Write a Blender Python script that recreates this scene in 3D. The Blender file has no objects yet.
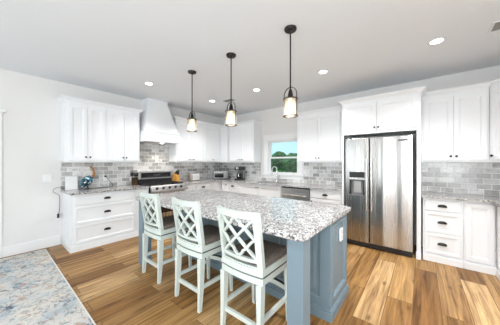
import bpy, bmesh, math, random
from math import radians as R, pi, sin, cos
from mathutils import Vector, Matrix
random.seed(7)
S = bpy.context.scene
C = S.collection

# ------------------------------------------------------------------ camera
cam = bpy.data.cameras.new('camera')
cam.sensor_width = 36.0
cam.lens = 212 / 500 * 36.0
cam.clip_start = 0.02
cam_o = bpy.data.objects.new('camera', cam)
C.objects.link(cam_o)
cam_o.location = (0, 0, 1.38)
cam_o.rotation_euler = (R(90), 0, R(39 - 90))
S.camera = cam_o

# ------------------------------------------------------------------ view / sky / light
S.view_settings.view_transform = 'Standard'
S.view_settings.look = 'None'
S.view_settings.gamma = 1
S.view_settings.use_curve_mapping = False
S.view_settings.exposure = 0.12

W = bpy.data.worlds.new('sky')
S.world = W
W.use_nodes = True
wn, wl = W.node_tree.nodes, W.node_tree.links
wn.clear()
w_out = wn.new('ShaderNodeOutputWorld')
w_bg = wn.new('ShaderNodeBackground')
w_tc = wn.new('ShaderNodeTexCoord')
w_map = wn.new('ShaderNodeMapping')
w_map.inputs['Scale'].default_value = (1, 1, 3.5)
w_noise = wn.new('ShaderNodeTexNoise')
w_noise.inputs['Scale'].default_value = 3.2
w_noise.inputs['Detail'].default_value = 6
w_ramp = wn.new('ShaderNodeValToRGB')
w_ramp.color_ramp.elements[0].position = 0.42
w_ramp.color_ramp.elements[0].color = (0.48, 0.75, 0.86, 1)
w_ramp.color_ramp.elements[1].position = 0.66
w_ramp.color_ramp.elements[1].color = (0.86, 0.93, 0.95, 1)
wl.new(w_tc.outputs['Generated'], w_map.inputs['Vector'])
wl.new(w_map.outputs['Vector'], w_noise.inputs['Vector'])
wl.new(w_noise.outputs['Fac'], w_ramp.inputs['Fac'])
wl.new(w_ramp.outputs['Color'], w_bg.inputs['Color'])
w_bg.inputs['Strength'].default_value = 1.25
wl.new(w_bg.outputs['Background'], w_out.inputs['Surface'])

sun = bpy.data.lights.new('sun', 'SUN')
sun.energy = 2.2
sun.angle = R(1.5)
sun.color = (1.0, 0.96, 0.88)
sun_o = bpy.data.objects.new('sun', sun)
C.objects.link(sun_o)
sun_o.rotation_euler = Vector((0.35, -0.75, -0.8)).to_track_quat('-Z', 'Y').to_euler()


def area(name, loc, direction, sx, sy, watts, color=(1, 1, 1)):
    l = bpy.data.lights.new(name, 'AREA')
    l.shape = 'RECTANGLE'
    l.size, l.size_y = sx, sy
    l.energy = watts
    l.color = color
    o = bpy.data.objects.new(name, l)
    C.objects.link(o)
    o.location = loc
    o.rotation_euler = Vector(direction).to_track_quat('-Z', 'Z').to_euler()
    return o


# fill lamps added at the unseen windows to brighten the room
area('window_fill', (-3.48, -0.45, 1.35), (1, 0.05, 0.22), 1.25, 1.9, 135, (0.935, 0.972, 1))
area('window_fill', (-3.48, 3.50, 1.35), (1, -0.25, 0.30), 1.45, 1.9, 34, (0.935, 0.972, 1))
area('window_fill', (-1.05, -1.27, 1.35), (0.15, 1, 0.45), 2.7, 1.9, 70, (0.935, 0.972, 1))


# ------------------------------------------------------------------ materials
def mat(name, color, rough=0.5, metal=0.0, spec=0.5, coat=0.0, emit=None, es=0.0, trans=0.0, ior=1.45):
    m = bpy.data.materials.new(name)
    m.use_nodes = True
    b = m.node_tree.nodes['Principled BSDF']
    b.inputs['Base Color'].default_value = (*color, 1)
    b.inputs['Roughness'].default_value = rough
    b.inputs['Metallic'].default_value = metal
    b.inputs['Specular IOR Level'].default_value = spec
    b.inputs['Coat Weight'].default_value = coat
    b.inputs['Transmission Weight'].default_value = trans
    b.inputs['IOR'].default_value = ior
    if emit:
        b.inputs['Emission Color'].default_value = (*emit, 1)
        b.inputs['Emission Strength'].default_value = es
    return m


class NT:
    """small helper around a material's node tree"""
    def __init__(s, m):
        s.n, s.l = m.node_tree.nodes, m.node_tree.links
        s.b = s.n['Principled BSDF']

    def new(s, t, **kw):
        n = s.n.new('ShaderNode' + t)
        for k, v in kw.items():
            if k in n.inputs:
                n.inputs[k].default_value = v
            else:
                setattr(n, k, v)
        return n

    def coord(s, scale=(1, 1, 1), rot=(0, 0, 0), kind='Object', loc=(0, 0, 0)):
        tc = s.new('TexCoord')
        mp = s.new('Mapping')
        mp.inputs['Scale'].default_value = scale
        mp.inputs['Rotation'].default_value = rot
        mp.inputs['Location'].default_value = loc
        s.l.new(tc.outputs[kind], mp.inputs['Vector'])
        return mp.outputs['Vector']

    def noise(s, vec, scale, detail=4, rough=0.55, dist=0.0):
        n = s.new('TexNoise')
        n.inputs['Scale'].default_value = scale
        n.inputs['Detail'].default_value = detail
        n.inputs['Roughness'].default_value = rough
        n.inputs['Distortion'].default_value = dist
        s.l.new(vec, n.inputs['Vector'])
        return n.outputs['Fac']

    def ramp(s, fac, stops):
        r = s.new('ValToRGB')
        e = r.color_ramp.elements
        while len(e) < len(stops):
            e.new(0.5)
        for el, (p, c) in zip(e, stops):
            el.position = p
            el.color = (*c, 1) if len(c) == 3 else c
        s.l.new(fac, r.inputs['Fac'])
        return r.outputs['Color']

    def mix(s, fac, a, b, mode='MIX'):
        m = s.new('Mix', data_type='RGBA', blend_type=mode)
        for sock, v in ((m.inputs[0], fac), (m.inputs[6], a), (m.inputs[7], b)):
            if hasattr(v, 'is_linked'):
                s.l.new(v, sock)
            elif isinstance(v, (int, float)):
                sock.default_value = v
            else:
                sock.default_value = (*v, 1)
        return m.outputs[2]

    def bump(s, h, strength=0.2, dist=0.01):
        b = s.new('Bump')
        b.inputs['Strength'].default_value = strength
        b.inputs['Distance'].default_value = dist
        s.l.new(h, b.inputs['Height'])
        s.l.new(b.outputs['Normal'], s.b.inputs['Normal'])
        return b


M = {}
M['wall'] = mat('wall_paint', (0.77, 0.76, 0.75), 0.75, spec=0.2)
M['ceiling'] = mat('ceiling_paint', (0.79, 0.815, 0.845), 0.85, spec=0.15)
M['cab'] = mat('cabinet_white_paint', (0.85, 0.865, 0.885), 0.33, spec=0.45)
M['trim'] = mat('trim_white_paint', (0.86, 0.86, 0.86), 0.4, spec=0.4)
M['blue'] = mat('island_blue_paint', (0.175, 0.24, 0.285), 0.4, spec=0.45)
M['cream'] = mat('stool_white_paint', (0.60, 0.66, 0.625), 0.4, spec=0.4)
M['black'] = mat('black_iron', (0.018, 0.017, 0.017), 0.42, spec=0.5)
M['bronze'] = mat('dark_bronze', (0.035, 0.030, 0.028), 0.38, metal=0.7)
M['plastic_white'] = mat('white_plastic', (0.85, 0.85, 0.85), 0.35)
M['plastic_black'] = mat('black_plastic', (0.02, 0.02, 0.022), 0.3)
M['gap'] = mat('recess_shade', (0.03, 0.03, 0.03), 0.7)  # near-black painted in for the shade inside gaps and slots
M['chrome'] = mat('brushed_nickel', (0.74, 0.73, 0.71), 0.22, metal=1.0)
M['glass_dark'] = mat('dark_glass', (0.01, 0.01, 0.012), 0.08, spec=0.6)
M['wood_tan'] = mat('tan_wood', (0.40, 0.17, 0.05), 0.45)
M['bulb'] = mat('lit_bulb', (1, 0.9, 0.75), 0.3, emit=(1.0, 0.86, 0.66), es=3.0)
M['can_lens'] = mat('lit_lens', (1, 1, 1), 0.5, emit=(1.0, 0.97, 0.92), es=9)
M['grey_plate'] = mat('vent_grey', (0.26, 0.25, 0.24), 0.6)
M['rubber'] = mat('cord_black', (0.015, 0.015, 0.015), 0.55)
M['leaf_trunk'] = mat('bark', (0.12, 0.08, 0.05), 0.9)
M['tan_end'] = mat('taupe_plastic', (0.36, 0.30, 0.26), 0.45)

# clear glass of the panes: mostly transparent with a real reflection
def pane_glass(name, tint, refl=0.12):
    m = bpy.data.materials.new(name)
    m.use_nodes = True
    n, l = m.node_tree.nodes, m.node_tree.links
    n.clear()
    o = n.new('ShaderNodeOutputMaterial')
    mx = n.new('ShaderNodeMixShader')
    t = n.new('ShaderNodeBsdfTransparent')
    t.inputs['Color'].default_value = (*tint, 1)
    g = n.new('ShaderNodeBsdfGlossy')
    g.inputs['Roughness'].default_value = 0.03
    mx.inputs['Fac'].default_value = refl
    l.new(t.outputs[0], mx.inputs[1])
    l.new(g.outputs[0], mx.inputs[2])
    l.new(mx.outputs[0], o.inputs['Surface'])
    return m
M['pane'] = pane_glass('window_glass', (0.97, 0.99, 0.99), 0.05)

def seeded_glass():
    m = bpy.data.materials.new('seeded_jar_glass')
    m.use_nodes = True
    n, l = m.node_tree.nodes, m.node_tree.links
    n.clear()
    o = n.new('ShaderNodeOutputMaterial')
    t = n.new('ShaderNodeBsdfTransparent')
    t.inputs['Color'].default_value = (0.97, 0.95, 0.92, 1)
    tl = n.new('ShaderNodeBsdfTranslucent')
    tl.inputs['Color'].default_value = (0.95, 0.90, 0.82, 1)
    g = n.new('ShaderNodeBsdfGlossy')
    g.inputs['Roughness'].default_value = 0.12
    fr = n.new('ShaderNodeFresnel')
    fr.inputs['IOR'].default_value = 1.35
    m1 = n.new('ShaderNodeMixShader')
    m2 = n.new('ShaderNodeMixShader')
    tc = n.new('ShaderNodeTexCoord')
    v = n.new('ShaderNodeTexVoronoi')
    v.inputs['Scale'].default_value = 75
    rp = n.new('ShaderNodeValToRGB')
    rp.color_ramp.elements[0].color = (0.60, 0.60, 0.60, 1)
    rp.color_ramp.elements[1].color = (0.28, 0.28, 0.28, 1)
    l.new(tc.outputs['Object'], v.inputs['Vector'])
    l.new(v.outputs['Distance'], rp.inputs['Fac'])
    l.new(rp.outputs['Color'], m1.inputs['Fac'])
    l.new(t.outputs[0], m1.inputs[1])
    l.new(tl.outputs[0], m1.inputs[2])
    l.new(fr.outputs['Fac'], m2.inputs['Fac'])
    l.new(m1.outputs[0], m2.inputs[1])
    l.new(g.outputs[0], m2.inputs[2])
    l.new(m2.outputs[0], o.inputs['Surface'])
    return m
M['jar'] = seeded_glass()

def floor_mat():
    m = mat('oak_plank_floor', (0.5, 0.3, 0.15), 0.42, spec=0.22)
    t = NT(m)
    vec = t.coord(loc=(0.3, 0.143 - 0.0, 0))
    br = t.new('TexBrick', offset=0.37, offset_frequency=2, squash=1.0)
    br.inputs['Scale'].default_value = 1
    br.inputs['Brick Width'].default_value = 1.45
    br.inputs['Row Height'].default_value = 0.21
    br.inputs['Mortar Size'].default_value = 0.0026
    br.inputs['Mortar Smooth'].default_value = 0.1
    br.inputs['Color1'].default_value = (0, 0, 0, 1)
    br.inputs['Color2'].default_value = (1, 1, 1, 1)
    br.inputs['Mortar'].default_value = (0.4, 0.4, 0.4, 1)
    t.l.new(vec, br.inputs['Vector'])
    plank = t.ramp(br.outputs['Color'], [(0.0, (0.185, 0.083, 0.023)), (0.3, (0.42, 0.248, 0.098)),
                                          (0.62, (0.28, 0.144, 0.045)), (1.0, (0.58, 0.385, 0.195))])
    # per-plank shift of the grain
    add = t.new('VectorMath', operation='MULTIPLY_ADD')
    t.l.new(br.outputs['Color'], add.inputs[0])
    add.inputs[1].default_value = (7, 3, 5)
    t.l.new(vec, add.inputs[2])
    mp = t.new('Mapping')
    mp.inputs['Scale'].default_value = (0.42, 9, 1)
    t.l.new(add.outputs[0], mp.inputs['Vector'])
    g1 = t.noise(mp.outputs[0], 2.6, 4, 0.55, 0.9)
    g2 = t.noise(mp.outputs[0], 14.0, 4, 0.6, 0.4)
    streak = t.ramp(g1, [(0.31, (0.46, 0.39, 0.33)), (0.46, (0.88, 0.86, 0.83)), (0.64, (1.30, 1.30, 1.27))])
    fine = t.ramp(g2, [(0.3, (0.82, 0.79, 0.76)), (0.65, (1.08, 1.08, 1.08))])
    c = t.mix(1.0, plank, streak, 'MULTIPLY')
    c = t.mix(1.0, c, fine, 'MULTIPLY')
    # knots
    mk = t.new('Mapping')
    mk.inputs['Scale'].default_value = (2.2, 5.5, 1)
    t.l.new(add.outputs[0], mk.inputs['Vector'])
    vo = t.new('TexVoronoi')
    vo.inputs['Scale'].default_value = 1.0
    t.l.new(mk.outputs[0], vo.inputs['Vector'])
    kn = t.ramp(vo.outputs['Distance'], [(0.05, (1, 1, 1)), (0.15, (0, 0, 0))])
    kf = t.new('Math', operation='MULTIPLY')
    t.l.new(kn, kf.inputs[0])
    kf.inputs[1].default_value = 0.75
    c = t.mix(kf.outputs[0], c, (0.10, 0.045, 0.016))
    mf = t.new('Math', operation='MULTIPLY')
    t.l.new(br.outputs['Fac'], mf.inputs[0])
    mf.inputs[1].default_value = 0.85
    c = t.mix(mf.outputs[0], c, (0.10, 0.05, 0.02))
    t.l.new(c, t.b.inputs['Base Color'])
    rr = t.ramp(g1, [(0.2, (0.48,) * 3), (0.8, (0.32,) * 3)])
    t.l.new(rr, t.b.inputs['Roughness'])
    inv = t.new('Math', operation='SUBTRACT')
    inv.inputs[0].default_value = 1
    t.l.new(br.outputs['Fac'], inv.inputs[1])
    t.bump(inv.outputs[0], 0.25, 0.002)
    return m
M['floor'] = floor_mat()

def tile_mat():
    m = mat('grey_marble_subway_tile', (0.6, 0.6, 0.6), 0.22, spec=0.5)
    t = NT(m)
    tc = t.new('TexCoord')
    sp = t.new('SeparateXYZ')
    cb = t.new('CombineXYZ')
    t.l.new(tc.outputs['Object'], sp.inputs[0])
    t.l.new(sp.outputs['X'], cb.inputs['X'])
    t.l.new(sp.outputs['Z'], cb.inputs['Y'])
    br = t.new('TexBrick', offset=0.5, offset_frequency=2)
    br.inputs['Scale'].default_value = 1
    br.inputs['Brick Width'].default_value = 0.155
    br.inputs['Row Height'].default_value = 0.0775
    br.inputs['Mortar Size'].default_value = 0.0042
    br.inputs['Mortar Smooth'].default_value = 0.2
    br.inputs['Color1'].default_value = (0, 0, 0, 1)
    br.inputs['Color2'].default_value = (1, 1, 1, 1)
    br.inputs['Mortar'].default_value = (.5, .5, .5, 1)
    t.l.new(cb.outputs[0], br.inputs['Vector'])
    base = t.ramp(br.outputs['Color'], [(0, (0.34, 0.325, 0.315)), (0.35, (0.51, 0.50, 0.49)), (0.65, (0.68, 0.675, 0.665)), (1, (0.80, 0.795, 0.79))])
    add = t.new('VectorMath', operation='MULTIPLY_ADD')
    t.l.new(br.outputs['Color'], add.inputs[0])
    add.inputs[1].default_value = (5, 9, 3)
    t.l.new(cb.outputs[0], add.inputs[2])
    vein = t.noise(add.outputs[0], 9.0, 6, 0.6, 1.6)
    v = t.ramp(vein, [(0.32, (0.72, 0.72, 0.72)), (0.5, (1.0, 1.0, 1.0)), (0.7, (1.14, 1.14, 1.14))])
    c = t.mix(1.0, base, v, 'MULTIPLY')
    c = t.mix(br.outputs['Fac'], c, (0.86, 0.855, 0.84))
    t.l.new(c, t.b.inputs['Base Color'])
    rr = t.ramp(br.outputs['Fac'], [(0, (0.2,) * 3), (1, (0.8,) * 3)])
    t.l.new(rr, t.b.inputs['Roughness'])
    inv = t.new('Math', operation='SUBTRACT')
    inv.inputs[0].default_value = 1
    t.l.new(br.outputs['Fac'], inv.inputs[1])
    t.bump(inv.outputs[0], 0.35, 0.002)
    return m
M['tile'] = tile_mat()

def granite_mat():
    m = mat('speckled_grey_granite', (0.7, 0.7, 0.7), 0.12, spec=0.5)
    t = NT(m)
    v = t.coord()
    big = t.noise(v, 11.0, 6, 0.65, 1.0)
    mid = t.noise(v, 60.0, 5, 0.72, 0.6)
    c = t.ramp(mid, [(0.36, (0.09, 0.082, 0.08)), (0.45, (0.28, 0.27, 0.265)), (0.53, (0.52, 0.515, 0.51)), (0.66, (0.78, 0.78, 0.775))])
    patch = t.ramp(big, [(0.36, (0.60, 0.565, 0.545)), (0.52, (1, 1, 1)), (0.7, (1.05, 1.05, 1.05))])
    c = t.mix(1.0, c, patch, 'MULTIPLY')
    vo = t.new('TexVoronoi')
    vo.inputs['Scale'].default_value = 100
    t.l.new(v, vo.inputs['Vector'])
    sp = t.new('SeparateColor')
    t.l.new(vo.outputs['Color'], sp.inputs[0])
    dk = t.ramp(sp.outputs[0], [(0.84, (0, 0, 0)), (0.88, (1, 1, 1))])
    c = t.mix(dk, c, (0.06, 0.055, 0.055))
    wt = t.ramp(sp.outputs[1], [(0.84, (0, 0, 0)), (0.88, (0.7, 0.7, 0.7))])
    c = t.mix(wt, c, (0.86, 0.86, 0.85))
    t.l.new(c, t.b.inputs['Base Color'])
    return m
M['granite'] = granite_mat()

def steel_mat():
    m = mat('brushed_stainless', (0.47, 0.46, 0.45), 0.24, metal=1.0)
    t = NT(m)
    v = t.coord(scale=(1, 1, 0.03))
    n1 = t.noise(v, 4.0, 0.6, 0.4, 0.1)
    t.bump(n1, 1.0, 0.05)
    v2 = t.coord(scale=(1, 1, 0.02))
    n2 = t.noise(v2, 60, 2)
    rr = t.ramp(n2, [(0.3, (0.2,) * 3), (0.7, (0.30,) * 3)])
    t.l.new(rr, t.b.inputs['Roughness'])
    return m
M['steel'] = steel_mat()
M['steel_plain'] = mat('stainless_trim', (0.58, 0.57, 0.56), 0.3, metal=1.0)

def rug_mat():
    m = mat('distressed_rug_pile', (0.7, 0.7, 0.68), 0.95, spec=0.05)
    t = NT(m)
    v = t.coord()
    base = t.ramp(t.noise(v, 3.0, 5, 0.6), [(0.35, (0.42, 0.47, 0.50)), (0.48, (0.58, 0.58, 0.56)), (0.66, (0.66, 0.61, 0.54))])
    n1 = t.noise(v, 6.5, 7, 0.68, 1.6)
    blue = t.ramp(n1, [(0.56, (0, 0, 0)), (0.62, (0.75, 0.75, 0.75))])
    c = t.mix(blue, base, (0.24, 0.31, 0.37))
    v2 = t.coord(loc=(3, 7, 1))
    n2 = t.noise(v2, 9.0, 6, 0.7, 1.0)
    org = t.ramp(n2, [(0.56, (0, 0, 0)), (0.61, (0.65, 0.65, 0.65))])
    c = t.mix(org, c, (0.46, 0.25, 0.14))
    v3 = t.coord(loc=(1, 2, 5))
    n3 = t.noise(v3, 7.0, 8, 0.8, 1.0)
    navy = t.ramp(n3, [(0.555, (0, 0, 0)), (0.61, (0.9, 0.9, 0.9))])
    c = t.mix(navy, c, (0.06, 0.10, 0.16))
    # curling worn outlines
    n4 = t.noise(t.coord(loc=(9, 4, 2)), 4.2, 2.5, 0.5, 2.6)
    ln = t.ramp(n4, [(0.475, (0, 0, 0)), (0.495, (0.55, 0.55, 0.55)), (0.51, (0.55, 0.55, 0.55)), (0.53, (0, 0, 0))])
    wear = t.ramp(t.noise(t.coord(loc=(4, 1, 8)), 7.0, 4, 0.6), [(0.40, (0, 0, 0)), (0.52, (1, 1, 1))])
    lw = t.new('Math', operation='MULTIPLY')
    t.l.new(ln, lw.inputs[0])
    t.l.new(wear, lw.inputs[1])
    c = t.mix(lw.outputs[0], c, (0.11, 0.15, 0.19))
    t.l.new(c, t.b.inputs['Base Color'])
    t.bump(t.noise(v, 160, 2), 0.5, 0.004)
    return m
M['rug'] = rug_mat()
M['rug_edge'] = mat('rug_binding', (0.72, 0.70, 0.65), 0.9, spec=0.1)

def fabric_mat():
    m = mat('brown_grey_upholstery', (0.16, 0.13, 0.11), 0.9, spec=0.15)
    t = NT(m)
    v = t.coord()
    c = t.ramp(t.noise(v, 55, 3), [(0.3, (0.115, 0.095, 0.082)), (0.7, (0.22, 0.185, 0.16))])
    t.l.new(c, t.b.inputs['Base Color'])
    t.bump(t.noise(v, 260, 2), 0.3, 0.002)
    return m
M['fabric'] = fabric_mat()

def leaf_mat(name, a, b):
    m = mat(name, a, 0.8, spec=0.1)
    t = NT(m)
    c = t.ramp(t.noise(t.coord(), 2.2, 6, 0.7), [(0.35, a), (0.65, b)])
    t.l.new(c, t.b.inputs['Base Color'])
    return m
M['leaf1'] = leaf_mat('green_leaves', (0.02, 0.085, 0.025), (0.08, 0.24, 0.08))
M['leaf2'] = leaf_mat('light_green_leaves', (0.03, 0.12, 0.035), (0.10, 0.28, 0.09))
M['lawn'] = leaf_mat('lawn_grass', (0.05, 0.12, 0.03), (0.09, 0.2, 0.05))

def glaze_mat():
    m = mat('teal_black_glaze', (0.02, 0.2, 0.3), 0.3)
    t = NT(m)
    vo = t.new('TexVoronoi')
    vo.inputs['Scale'].default_value = 38
    t.l.new(t.coord(), vo.inputs['Vector'])
    sp = t.new('SeparateColor')
    t.l.new(vo.outputs['Color'], sp.inputs[0])
    c = t.ramp(sp.outputs[0], [(0.44, (0.008, 0.012, 0.018)), (0.48, (0.015, 0.12, 0.20)), (0.68, (0.04, 0.26, 0.38)), (0.84, (0.04, 0.26, 0.38)), (0.88, (0.7, 0.75, 0.75))])
    t.l.new(c, t.b.inputs['Base Color'])
    return m
M['glaze'] = glaze_mat()


# ------------------------------------------------------------------ mesh helpers
class MB:
    def __init__(s):
        s.bm = bmesh.new()

    def box(s, x0, x1, y0, y1, z0, z1, bev=0.0, seg=2):
        mtx = Matrix.Translation(((x0 + x1) / 2, (y0 + y1) / 2, (z0 + z1) / 2)) @ Matrix.Diagonal((abs(x1 - x0), abs(y1 - y0), abs(z1 - z0), 1))
        r = bmesh.ops.create_cube(s.bm, size=1, matrix=mtx)
        if bev > 0:
            es = {e for v in r['verts'] for e in v.link_edges}
            bmesh.ops.bevel(s.bm, geom=list(es), offset=bev, segments=seg, profile=0.5, affect='EDGES')
        return s

    def rings(s, rings, cap0=True, cap1=True, closed=True):
        """rings: list of equal length point lists, skinned in order"""
        vs = [[s.bm.verts.new(p) for p in r] for r in rings]
        n = len(vs[0])
        for a, b in zip(vs[:-1], vs[1:]):
            for i in range(n if closed else n - 1):
                j = (i + 1) % n
                s.bm.faces.new((a[i], a[j], b[j], b[i]))
        if cap0 and closed:
            s.bm.faces.new(list(reversed(vs[0])))
        if cap1 and closed:
            s.bm.faces.new(vs[-1])
        return s

    def bar(s, p0, p1, a0, a1=None, up=(0, 0, 1)):
        """tapered rectangular bar; a0,a1 = (side, other) sizes"""
        a1 = a1 or a0
        p0, p1 = Vector(p0), Vector(p1)
        d = (p1 - p0).normalized()
        u = Vector(up)
        if abs(d.dot(u)) > 0.9:
            u = Vector((0, 1, 0))
        e1 = d.cross(u).normalized()
        e2 = e1.cross(d).normalized()
        rs = []
        for p, a in ((p0, a0), (p1, a1)):
            rs.append([p + e1 * (sx * a[0] / 2) + e2 * (sy * a[1] / 2) for sx, sy in ((-1, -1), (1, -1), (1, 1), (-1, 1))])
        return s.rings(rs)

    def leg(s, p0, p1, a0, a1):
        """leg with horizontal rectangular ends (x, y sizes)"""
        rs = []
        for p, a in ((p0, a0), (p1, a1)):
            rs.append([(p[0] + sx * a[0] / 2, p[1] + sy * a[1] / 2, p[2]) for sx, sy in ((-1, -1), (1, -1), (1, 1), (-1, 1))])
        return s.rings(rs)

    def tube(s, pts, r, n=10, cap=True):
        pts = [Vector(p) for p in pts]
        rr = r if isinstance(r, (list, tuple)) else [r] * len(pts)
        rs = []
        prev = None
        for i, p in enumerate(pts):
            d = (pts[min(i + 1, len(pts) - 1)] - pts[max(i - 1, 0)]).normalized()
            if prev is None:
                u = Vector((0, 0, 1)) if abs(d.z) < 0.9 else Vector((1, 0, 0))
            else:
                u = prev
            e1 = d.cross(u).normalized()
            e2 = e1.cross(d).normalized()
            prev = e2
            rs.append([p + e1 * (rr[i] * cos(2 * pi * k / n)) + e2 * (rr[i] * sin(2 * pi * k / n)) for k in range(n)])
        return s.rings(rs, cap, cap)

    def lathe(s, prof, n=24, c=(0, 0, 0), cap0=True, cap1=True):
        rs = [[(c[0] + r * cos(2 * pi * k / n), c[1] + r * sin(2 * pi * k / n), c[2] + z) for k in range(n)] for r, z in prof]
        return s.rings(rs, cap0, cap1)

    def ribbon(s, uv, width, thick, fn, closed=False):
        """flat band along a 2D polyline uv laid on a surface by fn(u, v, depth)"""
        P = [Vector(p) for p in uv]
        n = len(P)
        rs = []
        for i in range(n):
            if closed:
                a, b = P[(i - 1) % n], P[(i + 1) % n]
            else:
                a, b = P[max(i - 1, 0)], P[min(i + 1, n - 1)]
            d = (b - a).normalized()
            nn = Vector((-d.y, d.x)) * (width / 2)
            l, r = P[i] + nn, P[i] - nn
            rs.append([fn(l.x, l.y, 0), fn(r.x, r.y, 0), fn(r.x, r.y, thick), fn(l.x, l.y, thick)])
        if closed:
            rs.append(rs[0])
        return s.rings(rs, not closed, not closed)

    def done(s, name, m, parent=None, smooth=False, loc=None):
        bmesh.ops.remove_doubles(s.bm, verts=s.bm.verts, dist=1e-6)
        bmesh.ops.recalc_face_normals(s.bm, faces=s.bm.faces)
        me = bpy.data.meshes.new(name)
        if smooth:
            for f in s.bm.faces:
                f.smooth = True
        s.bm.to_mesh(me)
        s.bm.free()
        me.materials.append(m)
        if smooth:
            try:
                me.set_sharp_from_angle(angle=R(38))
            except Exception:
                pass
        o = bpy.data.objects.new(name, me)
        C.objects.link(o)
        if parent:
            o.parent = parent
        if loc:
            o.location = loc
        return o


def thing(name, label, cat, loc=(0, 0, 0), rz=0.0, group=None):
    o = bpy.data.objects.new(name, None)
    o.empty_display_size = 0.1
    C.objects.link(o)
    o.location = loc
    o.rotation_euler = (0, 0, rz)
    return tag(o, label, cat, group)


def tag(o, label, cat, group=None):
    o['label'] = label
    o['category'] = cat
    if group:
        o['group'] = group
    return o


def struct(o):
    o['kind'] = 'structure'
    return o


def copy_tree(o, parent=None):
    c = o.copy()
    C.objects.link(c)
    if parent:
        c.parent = parent
    for ch in list(o.children):
        copy_tree(ch, c)
    return c


XR, YL, YR, ZC = 4.50, 4.74, -1.31, 2.74       # wall planes and ceiling height

# ------------------------------------------------------------------ the room
struct(MB().box(-3.62, XR + 0.12, YR - 0.12, YL + 0.12, -0.10, 0.0).done('floor', M['floor']))
struct(MB().box(-3.62, XR + 0.12, YR - 0.12, YL + 0.12, ZC, ZC + 0.12).done('ceiling', M['ceiling']))
struct(MB().box(-3.62, XR + 0.12, YL, YL + 0.12, 0, ZC).done('wall_left', M['wall']))
WY0, WY1, WZ0, WZ1 = 2.20, 3.06, 1.10, 1.94      # opening of the sink window (y range, z range)
b = MB()
b.box(XR, XR + 0.12, YR - 0.12, WY0, 0, ZC).box(XR, XR + 0.12, WY1, YL, 0, ZC)
b.box(XR, XR + 0.12, WY0, WY1, 0, WZ0).box(XR, XR + 0.12, WY0, WY1, WZ1, ZC)
struct(b.done('wall_back', M['wall']))
# wall behind the camera, with two tall unseen windows added for light and reflections
b = MB()
for y0, y1 in ((YR - 0.12, -1.10), (0.20, 2.75), (4.25, YL)):
    b.box(-3.62, -3.5, y0, y1, 0, ZC)
for y0, y1 in ((-1.10, 0.20), (2.75, 4.25)):
    b.box(-3.62, -3.5, y0, y1, 0, 0.35).box(-3.62, -3.5, y0, y1, 2.35, ZC)
struct(b.done('wall_front', M['wall']))
# wall on the right of the camera with one wide unseen window added for light
b = MB()
b.box(-3.5, -2.45, YR - 0.12, YR, 0, ZC).box(0.35, XR, YR - 0.12, YR, 0, ZC)
b.box(-2.45, 0.35, YR - 0.12, YR, 0, 0.35).box(-2.45, 0.35, YR - 0.12, YR, 2.35, ZC)
struct(b.done('wall_right', M['wall']))


def frame_parts(parent, axis, a0, a1, z0, z1, pos, depth, w=0.05, mullion=True):
    """window sash frame in the plane axis=pos: axis 'x' spans y, axis 'y' spans x"""
    def bx(b, p0, p1, q0, q1):
        if axis == 'x':
            b.box(pos, pos + depth, p0, p1, q0, q1, 0.003)
        else:
            b.box(p0, p1, pos, pos + depth, q0, q1, 0.003)
    b = MB()
    bx(b, a0, a0 + w, z0, z1)
    bx(b, a1 - w, a1, z0, z1)
    bx(b, a0 + w, a1 - w, z0, z0 + w)
    bx(b, a0 + w, a1 - w, z1 - w, z1)
    if mullion:
        mid = (a0 + a1) / 2
        bx(b, mid - w / 2, mid + w / 2, z0 + w, z1 - w)
    b.done('sash_frame', M['trim'], parent)
    b = MB()
    d = depth / 2
    if axis == 'x':
        b.box(pos + d - 0.002, pos + d + 0.002, a0 + w, a1 - w, z0 + w, z1 - w)
    else:
        b.box(a0 + w, a1 - w, pos + d - 0.002, pos + d + 0.002, z0 + w, z1 - w)
    b.done('pane', M['pane'], parent)


for n, (ax, a0, a1, pos) in enumerate((('x', -1.10, 0.20, -3.60), ('x', 2.75, 4.25, -3.60), ('y', -2.45, 0.35, YR - 0.10)), 2):
    w = bpy.data.objects.new('window_%d' % n, None)  # unseen window, added and placed for its light and reflection
    C.objects.link(w)
    struct(w)
    frame_parts(w, ax, a0, a1, 0.35, 2.35, pos, 0.05, 0.06)

# the sink window: casing, stool, apron, two sashes and panes
w1 = bpy.data.objects.new('window_1', None)
C.objects.link(w1)
struct(w1)
w1.location = (XR, (WY0 + WY1) / 2, WZ0)
def wp(b, name, m):
    o = b.done(name, m, w1)
    o.matrix_parent_inverse = Matrix.Translation(w1.location).inverted()
    return o
b = MB()
cw = 0.10
b.box(XR - 0.02, XR, WY0 - cw, WY0 + 0.01, WZ0, WZ1, 0.003).box(XR - 0.02, XR, WY1 - 0.01, WY1 + cw, WZ0, WZ1, 0.003)
b.box(XR - 0.024, XR, WY0 - cw - 0.012, WY1 + cw + 0.012, WZ1, WZ1 + 0.115, 0.003)
b.box(XR - 0.045, XR, WY0 - cw - 0.03, WY1 + cw + 0.03, WZ1 + 0.115, WZ1 + 0.14, 0.004)
wp(b, 'casing', M['trim'])
wp(MB().box(XR - 0.05, XR + 0.03, WY0 - cw - 0.02, WY1 + cw + 0.02, WZ0 - 0.03, WZ0, 0.004), 'sill', M['trim'])
wp(MB().box(XR - 0.018, XR, WY0 - cw, WY1 + cw, WZ0 - 0.115, WZ0 - 0.03, 0.003), 'apron', M['trim'])
b = MB()
b.box(XR, XR + 0.11, WY0, WY0 + 0.02, WZ0, WZ1).box(XR, XR + 0.11, WY1 - 0.02, WY1, WZ0, WZ1)
b.box(XR, XR + 0.11, WY0 + 0.02, WY1 - 0.02, WZ1 - 0.02, WZ1)
wp(b, 'jamb', M['trim'])
zm = 1.50
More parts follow.
